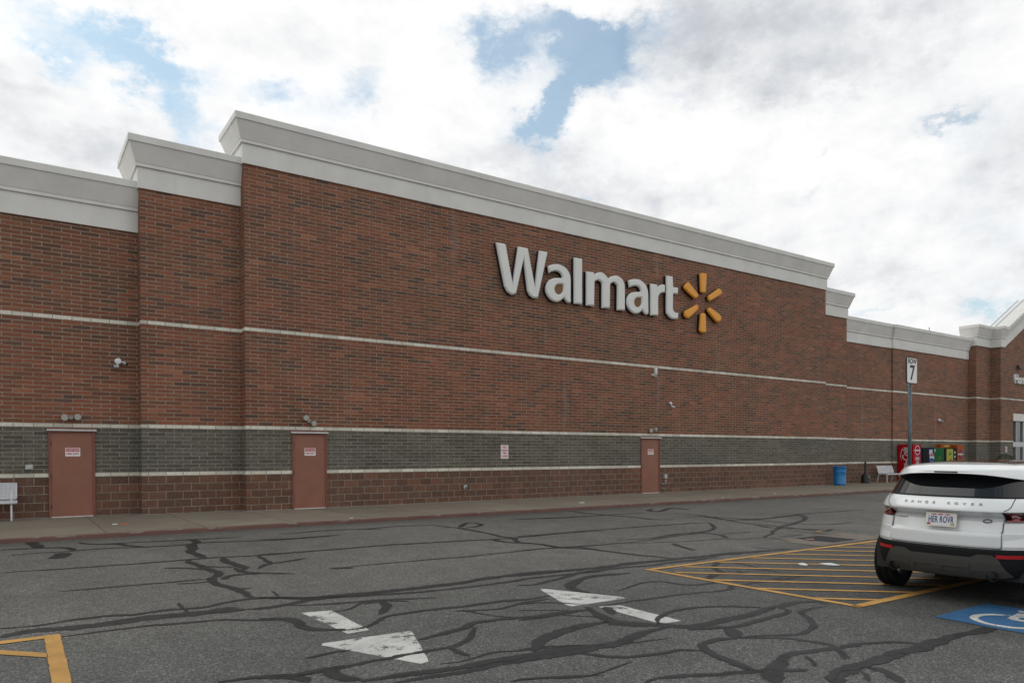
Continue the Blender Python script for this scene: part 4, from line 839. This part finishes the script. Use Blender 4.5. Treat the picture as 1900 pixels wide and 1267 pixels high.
def disc(t_, d_, cx, cz, r_, m, k=2, a0=0, a1=360, name='emblem'):
    P = [(cx+r_*math.cos(R(a)), cz+r_*math.sin(R(a))) for a in range(a0, a1+1, 15)]
    return MB().prism(P, lambda u, v, d: (u, d, v), -d_-.002-.0015*k, -d_).build(name, m, t_)
t_, fd, w_, d_ = machine(39.89, 40.78, 2.0, m_vred, m_vred, 'red vending machine with white script on its side, first of the row')
Fs = frameM((-w_-.002, .05, 1.02), (0, 0, 1), (0, 1, 0)); Fs = frameM((-w_-.003, -.02, 1.02), (0, 0, 1), (0, 1, 0))
sh = Matrix(((1, .30, 0, 0), (0, 1, 0, 0), (0, 0, 1, 0), (0, 0, 0, 1)))
text_mesh('script_lettering', 'Coca-Cola', .50, m_vwhite, t_, Fs @ sh, xs=.78, bold=.014, ext=.001)
cv = MB()
for pts in ([(-.80, .16), (-.84, -.05), (-.70, -.20), (-.35, -.26), (.05, -.20), (.3, -.28)], [(.10, .22), (.35, .30), (.7, .22), (.84, .10)]):
    cv.tube([tuple(Fs @ Vector((p[0], p[1], 0))) for p in pts], [.006]+[.014]*(len(pts)-2)+[.004], 6)
cv.build('script_lettering', m_vwhite, t_)
for k, z in enumerate((.55, .95)): disc(t_, d_, .02, z, .16, m_lampg)
disc(t_, d_, 0, 1.68, .27, m_vwhite); disc(t_, d_, 0, 1.68, .22, m_vred, 3); decal(t_, d_, -.22, .20, 1.15, 1.32, m_lampg); decal(t_, d_, .34, .42, .2, 1.9, m_vblue)
decal(t_, d_, -.36, .30, 1.64, 1.72, m_vwhite, k=4)
t_, fd, w_, d_ = machine(40.88, 42.10, 1.82, m_vblack, m_vblack, 'black vending machine with a round red white and blue emblem panel')
decal(t_, d_, .10, w_-.06, .25, 1.78, m_vblue); decal(t_, d_, .12, w_-.12, 1.45, 1.72, m_vwhite, k=2)
disc(t_, d_, .42, 1.30, .25, m_vwhite, 3); disc(t_, d_, .42, 1.31, .22, m_red, 4, 10, 170); disc(t_, d_, .42, 1.29, .22, m_vblue, 4, 190, 350)
t_, fd, w_, d_ = machine(42.14, 43.30, 1.82, m_vgreen, m_vgreen, 'green vending machine with small bottles pictured along its lower front')
disc(t_, d_, .05, 1.25, .07, m_vor, 2); decal(t_, d_, -w_+.05, -w_+.16, 1.60, 1.76, m_vwhite)
decal(t_, d_, .0, .22, 1.28, 1.31, m_vor, k=3)
for k, (x, mm) in enumerate(((-.32, m_vwhite), (-.18, m_vblue), (-.04, m_vwhite), (.12, m_vblue), (.26, m_vwhite), (.40, m_lime))):
    decal(t_, d_, x-.04, x+.04, .62, .86+.05*(k % 2), mm, 'bottle_picture'); decal(t_, d_, x-.015, x+.015, .86, .98, mm, 'bottle_picture', 2)
t_, fd, w_, d_ = machine(43.34, 44.80, 1.82, m_vblack, m_vblack, 'black vending machine with a yellow picture panel and an orange sign on top')
decal(t_, d_, -w_+.25, .28, .7, 1.76, m_vyel); disc(t_, d_, -.05, 1.40, .20, m_lime, 3, 20, 200); disc(t_, d_, .02, 1.05, .18, m_vred, 3, 60, 260); disc(t_, d_, .16, .95, .14, m_vwhite, 4, 0, 180); decal(t_, d_, -.30, .0, 1.12, 1.18, m_lime, k=5)
for z in (.75, 1.0, 1.25, 1.5): decal(t_, d_, .42, .55, z, z+.13, m_vwhite, 'button')
MB().box(-w_+.05, .45, -d_+.2, -d_+.5, 1.825, 2.03).build('top_sign', m_vor, t_, bevel=.01); MB().box(-.3, .2, -d_+.195, -d_+.2, 1.88, 1.98).build('top_sign_lettering', m_vyel, t_)
t_, fd, w_, d_ = machine(44.84, 45.66, 2.0, m_vor, m_vor, 'orange vending machine at the entrance end of the row')
disc(t_, d_, .03, 1.45, .25, m_vblue, 2); disc(t_, d_, .03, 1.45, .18, m_vor, 3); decal(t_, d_, -.32, .32, 1.42, 1.50, m_vwhite, k=4); disc(t_, d_, -.1, .95, .16, m_vblue, 2); disc(t_, d_, .15, .8, .14, m_vwhite, 2); decal(t_, d_, -w_+.02, -w_+.10, .3, 1.9, m_black)
# clipped bush in a planter by the entrance
m_leaf = mat('bush_leaf', (.045, .075, .028), .6, var=.4, vs=7); m_pl = mat('planter_concrete', (.3, .28, .25), .85, var=.15, vs=4)
bs_ = empty('clipped_bush', (48.85, 19.05, SZ), label='rounded dark green clipped bush in a planter beside the entrance', cat='bush')
MB().lathe([(0, 0), (.30, 0), (.36, .55), (.40, .57), (.40, .64), (.34, .64), (.32, .56), (0, .56)], 24).build('planter', m_pl, bs_)
lf = MB(); rg = random.Random(5)
for i in range(2600):
    a = rg.uniform(0, 2*math.pi); c = rg.uniform(-1, 1); rr = rg.uniform(.75, 1.04)**.5*(1+.10*mn.noise(Vector((math.cos(a)*2, math.sin(a)*2, c*2))))
    s_ = math.sqrt(1-c*c); p = Vector((.48*rr*s_*math.cos(a), .48*rr*s_*math.sin(a), 1.02+.44*rr*c))
    q = Vector((rg.gauss(0, 1), rg.gauss(0, 1), rg.gauss(0, 1))).normalized(); u_ = q.orthogonal().normalized()*.022; v_ = q.cross(u_).normalized()*.016
    lf.quad(tuple(p-u_), tuple(p-v_), tuple(p+u_), tuple(p+v_))
lf.build('foliage', m_leaf, bs_)
MB().tube([(0, 0, .5), (0, 0, 1.0)], .03, 6).build('stem', m_dark, bs_)

# litter
m_paper = mat('paper', (.66, .66, .63), .8); m_orange = mat('wrapper_orange', (.55, .12, .03), .6); m_pink = mat('wrapper_pink', (.30, .15, .12), .7); m_tanp = mat('cardboard', (.32, .22, .11), .8)
def scrap(x, y, z, s, m, label, sq=1., seed=0):
    rg = random.Random(seed); n = 9; b = MB(); top = []; 
    for k in range(n):
        a = k*2*math.pi/n; r_ = s*rg.uniform(.6, 1.1); top.append((r_*math.cos(a), r_*math.sin(a)*sq, rg.uniform(.004, .02)))
    b.add([(0, 0, s*.22)]+top+[(px, py, 0) for px, py, _ in top], [(0, 1+k, 1+(k+1) % n) for k in range(n)]+[(1+k, 1+n+k, 1+n+(k+1) % n, 1+(k+1) % n) for k in range(n)])
    o = b.build('litter_scrap', m); o.location = (x, y, z); tag(o, label, 'litter', 'litter scraps on the ground'); o.rotation_euler = (0, 0, seed)
scrap(9.80, 6.53, zl(6.53)+.006, .11, m_paper, 'white paper scrap in the hatched box, nearer the arrow', .6, 1)
scrap(10.14, 6.28, zl(6.28)+.006, .14, m_paper, 'long crumpled white paper scrap in the hatched box nearer the white car', .5, 2)
scrap(1.98, 17.9, SZ+.002, .09, m_orange, 'small orange wrapper on the sidewalk right of the first fire door', .6, 3)
scrap(1.82, 17.95, SZ+.002, .07, m_paper, 'tiny white scrap beside the orange wrapper on the sidewalk', .6, 4)
scrap(12.55, 8.2, zl(8.2)+.02, .08, m_pink, 'faded pink wrapper lying on the storm drain grate', .6, 5)
scrap(13.9, 8.9, zl(8.9)+.01, .10, m_tanp, 'brown scrap beyond the storm drain near the white car', .6, 6)
scrap(14.4, 17.2, SZ+.002, .22, m_greybox, 'flat grey piece of rubbish on the sidewalk below the no parking sign', .6, 7)
scrap(23.6, 16.9, SZ+.002, .06, m_paper, 'tiny white scrap near the red kerb beyond the third fire door', .7, 8)
scrap(6.6, 16.35, SZ+.002, .05, m_paper, 'tiny white scrap on the sidewalk edge below the middle fire door', .7, 9)
scrap(19.9, 16.3, SZ+.002, .05, m_paper, 'tiny white scrap near the kerb below the third fire door', .7, 10)

# ================================================================ CAR
m_paint = mat('car_white_paint', (.66, .68, .68), .22, spec=.5, coat=.8)
m_clad = mat('car_black_cladding', (.006, .0065, .007), .65, spec=.2, bump=.05, bs=300)
m_skid = mat('car_grey_skid', (.050, .048, .043), .6, spec=.25)
m_cglass = mat('car_tinted_glass', (.003, .004, .005), .02, spec=.5)
m_tyre = mat('tyre_rubber', (.010, .010, .010), .85, spec=.15, bump=.1, bs=60)
m_rim = mat('alloy_rim', (.25, .25, .26), .3, metal=.8)
m_seam = mat('panel_gap', (.01, .01, .01), .7)
m_lampred = mat('tail_lamp_red', (.22, .006, .010), .12, coat=.5); m_lampclear = mat('tail_lamp_clear', (.6, .58, .58), .12, coat=.5)
m_lampblk = mat('tail_lamp_housing', (.02, .008, .009), .1, coat=.6)
m_refl = mat('reflector_red', (.36, .008, .012), .3)
m_plate = mat('plate_white', (.58, .59, .62), .4); m_platefr = mat('plate_frame_cream', (.62, .58, .50), .35); m_navy = mat('plate_navy', (.015, .04, .12), .5)
m_letter = mat('badge_chrome', (.30, .31, .31), .3, metal=.6)
CARX, CARY = 8.66, 4.055; CYAW = 1.4602
car = empty('parked_car', (CARX, CARY, zl(CARY)), label='white compact luxury SUV with black lower bumper parked on the hatched stall', cat='car')
car.rotation_euler = (0, R(.75), -CYAW)
def interp(tab, z):
    if z <= tab[0][0]: return tab[0][1]
    for (a, fa), (b, fb) in zip(tab, tab[1:]):
        if z <= b:
            s = (z-a)/(b-a); return fa+(fb-fa)*s
    return tab[-1][1]
HW = [(.22, .80), (.30, .855), (.45, .89), (.60, .905), (.75, .90), (.92, .885), (1.0, .87), (1.07, .862), (1.15, .845), (1.205, .81), (1.23, .80), (1.30, .785), (1.40, .755), (1.45, .738), (1.48, .722), (1.50, .710), (1.52, .695), (1.54, .665), (1.56, .615), (1.575, .545), (1.59, .44), (1.603, .32), (1.612, .2), (1.618, .10)]
VR = [(.22, .22), (.30, .14), (.34, .06), (.42, .015), (.50, 0), (.62, .0), (.648, .0), (.655, .004), (.66, .05), (.68, .045), (.80, .045), (.825, .045), (.838, .085), (.975, .120), (.99, .175), (1.060, .020), (1.066, .018), (1.085, .02), (1.13, .045), (1.18, .08), (1.205, .115), (1.215, .14), (1.30, .21), (1.40, .29), (1.478, .36), (1.486, .375), (1.50, .38), (1.515, .38), (1.53, .385), (1.545, .41), (1.56, .45), (1.575, .62), (1.595, .95), (1.61, 1.35), (1.618, 1.7)]
VF = [(.22, 4.1), (.35, 4.28), (.6, 4.36), (.8, 4.33), (.95, 4.2), (1.0, 4.0), (1.04, 3.45), (1.07, 3.25), (1.2, 3.0), (1.35, 2.7), (1.5, 2.42), (1.56, 2.35), (1.595, 2.2), (1.61, 2.1), (1.618, 2.0)]
def S(phi, z, off=0., ov=0.):
    """body surface; phi -90..90 is the rear half (left to right), 90..270 the front half"""
    w_ = interp(HW, z); vr = interp(VR, z); vf = interp(VF, z); L = min(1.1, (vf-vr)*.45); n = 3.0
    a = R(phi); s = math.sin(a); c = math.cos(a)
    if abs(phi) <= 90: u = w_*math.copysign(abs(s)**(2/n), s); v = vr+L-L*abs(c)**(2/n)
    else: Lf = min(1.0, (vf-vr)*.45); u = w_*math.copysign(abs(s)**(2/2.6), s); v = vf-Lf+Lf*abs(c)**(2/2.6)
    if ov: v -= ov*max(0., 1-(abs(phi)/68.)**2.5) if abs(phi) < 68 else 0
    if off:
        e = .02; p = Vector((u, v, z)); du = S(phi+.6, z)-S(phi-.6, z); dz_ = S(phi, z+.008)-S(phi, z-.008)
        nrm = du.cross(dz_).normalized() if du.length else Vector((0, -1, 0))
        cc = Vector((0, 2., .8)); 
        if nrm.dot(p-cc) < 0: nrm = -nrm
        return p+nrm*off
    return Vector((u, v, z))
def phi_u(u, z):
    w_ = interp(HW, z); r_ = max(-1, min(1, u/w_)); return math.degrees(math.asin(math.copysign(abs(r_)**1.5, r_)))
RP = [-90+i*2.5 for i in range(73)]
FP = [90+i*6 for i in range(1, 30)]
def ring(z, zfun=None, ov=0.):
    out = []
    rear = [S(p, zfun(p) if zfun else z, 0, ov) for p in RP]; front = [S(p, zfun(p) if zfun else z) for p in FP]
    a, b = rear[-1], front[0]; side = [a+(b-a)*k/24 for k in range(1, 24)]
    c, d = front[-1], rear[0]; side2 = [c+(d-c)*k/24 for k in range(1, 24)]
    return rear+side+front+side2
def zb_top(phi):           # lower edge of the white roof: dips to a point at both rear corners
    p = abs(phi)
    if p > 90: return 1.487
    u = .735*math.sin(R(p))**(2/3)
    return 1.484-.078*(min(u, .69)/.69)**3 if p < 66 else 1.406+.081*min(1, (p-66)/16)
def skin(rows, name, m, keep=None, par=car):
    n = len(rows[0]); vs = [p for r_ in rows for p in r_]; fs = []
    for i in range(len(rows)-1):
        for k in range(n):
            q = (i*n+k, i*n+(k+1) % n, (i+1)*n+(k+1) % n, (i+1)*n+k)
            c = sum((vs[j] for j in q), Vector())/4
            if keep is None or keep(c): fs.append(q)
    b = MB(); b.add(vs, fs, smooth=True); o = b.build(name, m, par)
    mo = o.modifiers.new('edge', 'EDGE_SPLIT'); mo.split_angle = R(24)
    return o
WR, WHEELS = .36, [(-.80, .84), (.80, .84), (-.80, 3.50), (.80, 3.50)]
def arch(c, r_): return any(math.hypot(c.y-v, c.z-WR) < r_ and abs(c.x) > .5 and c.x*u > 0 for u, v in WHEELS)
black_zone = lambda c: c.z < .655 and (c.z < .40 or c.y < .62 or arch(c, .50) or c.y > 4.0 and c.z < .6)
zs1 = [.335, .345, .37, .40, .43, .46, .50, .54, .58, .62, .645, .655]
low = [ring(z) for z in zs1]
skin(low, 'lower_bumper', m_clad, lambda c: black_zone(c) and not arch(c, .42))
skin(low, 'body_side', m_paint, lambda c: not black_zone(c) and not arch(c, .42))
zs2 = [.657, .66, .68, .72, .76, .80, .815, .825, .835, .845, .87, .91, .95, .99, 1.0, 1.005, 1.012, 1.02, 1.035, 1.05, 1.065, 1.072, 1.085, 1.10, 1.13, 1.16, 1.18, 1.195, 1.205]
body = skin([ring(z) for z in zs2], 'body', m_paint, lambda c: not arch(c, .42))
skin([ring(1.205), ring(1.213), ring(1.222)], 'window_trim', m_clad)
gl = []
for s in [0, .1, .2, .35, .5, .65, .8, .9, 1]:
    gl.append(ring(0, lambda p, s=s: 1.222+(zb_top(p)-.006-1.222)*s))
skin(gl, 'windows', m_cglass)
# roof, with its overhanging rear spoiler
rows = [ring(0, lambda p: zb_top(p)-.006), ring(0, lambda p: zb_top(p)), ring(0, lambda p: zb_top(p)-.010, .16), ring(0, lambda p: zb_top(p)-.006, .185)]
for s, ov in ((.15, .195), (.5, .20), (.75, .195), (1, .185)): rows.append(ring(0, lambda p, s=s: zb_top(p)+(1.52-zb_top(p))*s, ov))
for z, ov in ((1.53, .165), (1.545, .13), (1.56, .09), (1.575, .05), (1.585, .02), (1.595, 0), (1.603, 0), (1.61, 0), (1.618, 0)): rows.append(ring(z, None, ov))
roof_ = skin(rows, 'roof', m_paint)
MB().add([tuple(p) for p in ring(1.618)], [list(range(len(ring(1.618))))]).build('roof_panel', m_paint, roof_)
# glass sunroof, just proud of the roof
sr = MB(); pts = {}
def roofz(u, v):
    lo, hi = 1.50, 1.618
    for _ in range(30):
        mid = (lo+hi)/2
        w_ = interp(HW, mid); vr = interp(VR, mid)
        inside = False
        L = min(1.1, (interp(VF, mid)-vr)*.45)
        if abs(u) < w_:
            vv = vr+L-L*(1-(abs(u)/w_)**3)**(1/3); inside = v > vv
        if inside: lo = mid
        else: hi = mid
    return (lo+hi)/2
N1, N2 = 12, 14
g_ = [[(u, v, roofz(u, v)+.004) for u in [-.46+.92*i/N1 for i in range(N1+1)]] for v in [1.0+1.2*j/N2 for j in range(N2+1)]]
vs = [p for r_ in g_ for p in r_]; fs = [(j*(N1+1)+i, j*(N1+1)+i+1, (j+1)*(N1+1)+i+1, (j+1)*(N1+1)+i) for j in range(N2) for i in range(N1)]
sr.add(vs, fs, smooth=True).build('sunroof', m_cglass, roof_)
# patches on the body surface
def patch(us, ztop, zbot, off, name, m, par=car, nz=5, thick=.012):
    """region between zbot(u) and ztop(u) on the rear face, thick slab standing off the skin"""
    b = MB(); n = len(us); F0 = []; B0 = []
    for u in us:
        for k in range(nz+1):
            z = zbot(u)+(ztop(u)-zbot(u))*k/nz; ph = phi_u(u, z); F0.append(S(ph, z, off)); B0.append(S(ph, z, off-thick))
    m1 = nz+1; N = len(F0); fs = []
    for i in range(n-1):
        for k in range(nz):
            q = (i*m1+k, (i+1)*m1+k, (i+1)*m1+k+1, i*m1+k+1); fs.append(q)
    for i in range(n-1):
        for k in (0, nz): fs.append((i*m1+k, (i+1)*m1+k, N+(i+1)*m1+k, N+i*m1+k))
    for k in range(nz):
        for i in (0, n-1): fs.append((i*m1+k, i*m1+k+1, N+i*m1+k+1, N+i*m1+k))
    b.add(F0+B0, fs); o = b.build(name, m, par); return o
def lin(a, b, n): return [a+(b-a)*i/n for i in range(n+1)]
C_ = lambda v: (lambda u: v)
# tailgate gaps
def seam(pts, name='panel_gap', r_=.0045, off=.001, m=None):
    MB().tube([tuple(S(phi_u(u, z), z, off)) for u, z in pts], r_, 6).build(name, m or m_seam, car)
for s in (-1, 1):
    seam([(s*.567, z) for z in lin(.66, .94, 10)]); seam([(s*.585, 1.075), (s*.615, 1.09), (s*.636, 1.12), (s*.642, 1.17), (s*.643, 1.204)])
    seam([(s*u, .942) for u in lin(.567, .80, 6)], r_=.003); 
seam([(u, .660) for u in lin(-.567, .567, 16)], r_=.006)
for z_, nm in ((.832, 'crease'),): pass
# tail lamps
for s in (-1, 1):
    us = [s*u for u in lin(.572, .862, 12)]
    tl = patch(us, C_(1.062), C_(.948), .006, 'tail_lamp', m_lampblk, nz=6, thick=.02)
    for cu, cz, r1, m_ in ((.655, 1.008, .047, m_lampred), (.655, 1.008, .030, m_lampclear), (.655, 1.008, .012, m_lampblk), (.752, 1.000, .040, m_lampred), (.752, 1.0, .026, m_lampclear)):
        k = {.047: .0085, .030: .011, .012: .0135, .040: .0085, .026: .011}[r1]
        P = []
        for a in range(0, 360, 20):
            u = s*(cu+r1*math.cos(R(a))); z = cz+r1*math.sin(R(a)); P.append(S(phi_u(u, z), z, k))
        c = S(phi_u(s*cu, cz), cz, k+.004)
        MB().add([c]+P, [(0, 1+i, 1+(i+1) % len(P)) for i in range(len(P))]).build('lamp_lens', m_, tl)
    patch([s*u for u in lin(.785, .850, 5)], lambda u: 1.045, lambda u: .960, .009, 'lamp_lens', m_lampclear, tl, nz=3, thick=.004)
    patch([s*u for u in lin(.59, .83, 6)], lambda u: .968, lambda u: .957, .009, 'lamp_lens', m_lampred, tl, nz=2, thick=.004)
    patch([s*u for u in lin(.535, .745, 8)], lambda u, s=s: .600, lambda u, s=s: .562+.0*abs(u), .006, 'reflector', m_refl, nz=2, thick=.012)
# raised lower tailgate panel and rear quarter panels with their ledges
def ledge(us, zt, zb, off, name):
    b = MB(); rows_ = [(zb, .001), (zb+.006, off*.8), (zb+.02, off), (zt-.035, off), (zt-.014, off*.9), (zt, .001)]
    vs = [S(phi_u(u, z), z, o_) for z, o_ in rows_ for u in us]; n = len(us)
    fs = [(r_*n+i, r_*n+i+1, (r_+1)*n+i+1, (r_+1)*n+i) for r_ in range(len(rows_)-1) for i in range(n-1)]
    fs += [tuple(r_*n for r_ in range(len(rows_)))]+[tuple(r_*n+n-1 for r_ in range(len(rows_)))]
    return b.add(vs, fs).build(name, m_paint, car)
ledge(lin(-.560, .560, 20), .824, .668, .022, 'tailgate_lower_panel')
for s in (-1, 1): ledge([s*u for u in lin(.574, .880, 12)], .944, .668, .016, 'quarter_panel')
# grey skid plate
top_t = [(0, .560), (.31, .560), (.37, .597), (.50, .597), (.555, .55), (.60, .45), (.66, .37)]
bot_t = [(0, .338), (.40, .338), (.50, .343), (.60, .355), (.66, .366)]
sk = patch(lin(-.66, .66, 52), lambda u: interp(top_t, abs(u)), lambda u: interp(bot_t, abs(u)), .018, 'skid_plate', m_skid, nz=6, thick=.03)
patch(lin(-.30, .30, 12), C_(.50), C_(.355), .010+.016, 'skid_insert', mat('skid_insert', (.045, .043, .04), .55), sk, nz=3, thick=.01)
for a, b in ((-.25, -.06), (.04, .24)):
    for z in (.44,): seam([(a, z-.05), (a, z), (b, z)], 'skid_insert_groove', .003, .028, m_seam)
for s in (-1, 1):
    e = MB().lathe([(.040, .06), (.058, .0), (.058, -.03), (.050, -.03), (.048, .15), (0, .15)], 20, (s*.51, .10, .365), Matrix.Rotation(R(-90), 3, 'X')).build('exhaust_tip', mat('exhaust_soot', (.012, .012, .012), .7, spec=.1), car)
MB().box(-.16, .06, .35, .60, .235, .30).build('tow_bracket', m_clad, car, bevel=.01)
# licence plate
py = interp(VR, .93)-.012
pl = MB(); tilt = Matrix.Translation((0, .052, .951)) @ Matrix.Rotation(R(-10), 4, 'X')
fr_ = rrect(.160, .079, .012)
def pf(u, v, d): return tuple(tilt @ Vector((u, d, v)))
pfm = MB().prism(fr_, pf, -.004, .010).build('licence_plate', m_platefr, car)
MB().prism(rrect(.148, .066, .006), pf, -.0055, -.004).build('plate_face', m_plate, pfm)
FM = lambda x, z, y=-.0065: tilt @ frameM((x, y, z), (1, 0, 0), (0, 0, 1))
text_mesh('plate_lettering', 'HER ROVR', .104, m_navy, pfm, FM(0, -.003), xs=.50, bold=.0018, space=1.08)
for x in (-.075, -.005, .068): MB().prism(rrect(.026, .006, .003), lambda u, v, d, x=x: pf(u+x, v+.057, d), -.0065, -.0055).build('plate_trim', m_red, pfm)
MB().prism(rrect(.019, .011, .002), lambda u, v, d: pf(u-.123, v-.052, d), -.0065, -.0055).build('plate_sticker', m_red, pfm)
MB().prism(rrect(.019, .011, .002), lambda u, v, d: pf(u+.122, v-.052, d), -.0065, -.0055).build('plate_sticker', m_vyel, pfm)
# model lettering and badge, each glyph laid on the tailgate
def letters(s, u0, u1, z, size, m, bold, xs):
    n = len(s)
    for i, ch in enumerate(s):
        if ch == ' ': continue
        u = u0+(u1-u0)*i/(n-1); ph = phi_u(u, z); p = S(ph, z, .004); t1 = (S(ph+.8, z)-S(ph-.8, z)).normalized(); t2 = (S(ph, z+.01)-S(ph, z-.01)).normalized()
        text_mesh('badge_lettering', ch, size, m, car, frameM(p, t1, t2), xs=xs, bold=bold, ext=.002)
letters('RANGE ROVER', -.385, .385, 1.140, .042, mat('badge_grey', (.26, .265, .265), .35, metal=.2), .0008, 1.25)
letters('EVOQUE', -.545, -.395, .948, .020, m_dark, .0006, 1.2)
P = []
for a in range(0, 360, 15):
    u = .432+.043*math.cos(R(a)); z = .955+.021*math.sin(R(a)); P.append(S(phi_u(u, z), z, .006))
MB().add([S(phi_u(.432, .955), .955, .009)]+P, [(0, 1+i, 1+(i+1) % len(P)) for i in range(len(P))]).build('badge', m_dark, car)
P = []
for a in range(0, 360, 15):
    u = .432+.030*math.cos(R(a)); z = .955+.011*math.sin(R(a)); P.append(S(phi_u(u, z), z, .0098))
MB().add([S(phi_u(.432, .955), .955, .0105)]+P, [(0, 1+i, 1+(i+1) % len(P)) for i in range(len(P))]).build('badge', m_letter, car)
# wiper, high brake light, door mirrors
MB().box(-.12, .12, .172, .20, 1.487, 1.499).build('brake_light', m_lampblk, roof_)
for s in (-1, 1):
    mir = MB(); rot = Matrix.Rotation(R(90), 3, 'X')
    mir.lathe([(0, -.09), (.06, -.085), (.10, -.05), (.115, .0), (.115, .02), (0, .02)], 20, (0, 0, 0), Matrix.Rotation(R(90), 3, 'X'))
    o = mir.build('door_mirror', m_paint, car); o.scale = (1.1, 1, .8); o.location = (s*.80, 2.95, 1.12)
# wheels
proto = None
for i, (u, v) in enumerate(WHEELS):
    s = 1 if u > 0 else -1
    if proto is None:
        wl = empty('wheel', (0, 0, 0)); rot = Matrix.Rotation(R(90), 3, 'Y')
        MB().lathe([(.235, -.11), (.30, -.122), (.345, -.115), (.358, -.095), (.360, -.05), (.352, -.045), (.352, -.035), (.361, -.03), (.361, .03), (.352, .035), (.352, .045), (.360, .05), (.358, .095), (.345, .115), (.30, .122), (.235, .11)], 56, (0, 0, 0), rot).build('tyre', m_tyre, wl)
        rm = MB().lathe([(.236, -.11), (.22, -.10), (.215, .08), (.236, .112)], 40, (0, 0, 0), rot).lathe([(0, .07), (.06, .07), (.07, .05)], 20, (0, 0, 0), rot)
        for k in range(5):
            a = k*2*math.pi/5; c, d = math.cos(a), math.sin(a)
            rm.tube([(.06, .05*c, .05*d), (.085, .22*c, .22*d)], [.03, .022], 6)
        rm.build('rim', m_rim, wl)
        MB().lathe([(0, -.02), (.16, -.02), (.16, .0), (0, .0)], 28, (0, 0, 0), rot).build('brake_disc', m_dark, wl)
        proto = wl
        wl.parent = car
    else: wl = copy_tree(proto, car)
    wl.location = (u, v, WR); wl.rotation_euler = (0, 0, 0 if s > 0 else math.pi)
# wheel housings and underbody
ub = MB().box(-.60, .60, 1.0, 4.0, .20, .42).box(-.87, .87, 1.30, 3.05, .19, .45)
for s in (-1, 1):
    for v in (.84, 3.5): ub.box(s*.62-.01, s*.62+.01, v-.45, v+.45, .30, .95)
ub.box(-.76, .76, .42, 1.28, .80, .82); ub.box(-.76, .76, 3.05, 3.95, .80, .82)
ub.build('underbody', m_seam, car)
MB().box(-.80, .80, .30, .34, .30, .64).box(-.7, .7, .34, 3.0, .64, .70).build('bumper_core', m_seam, car)
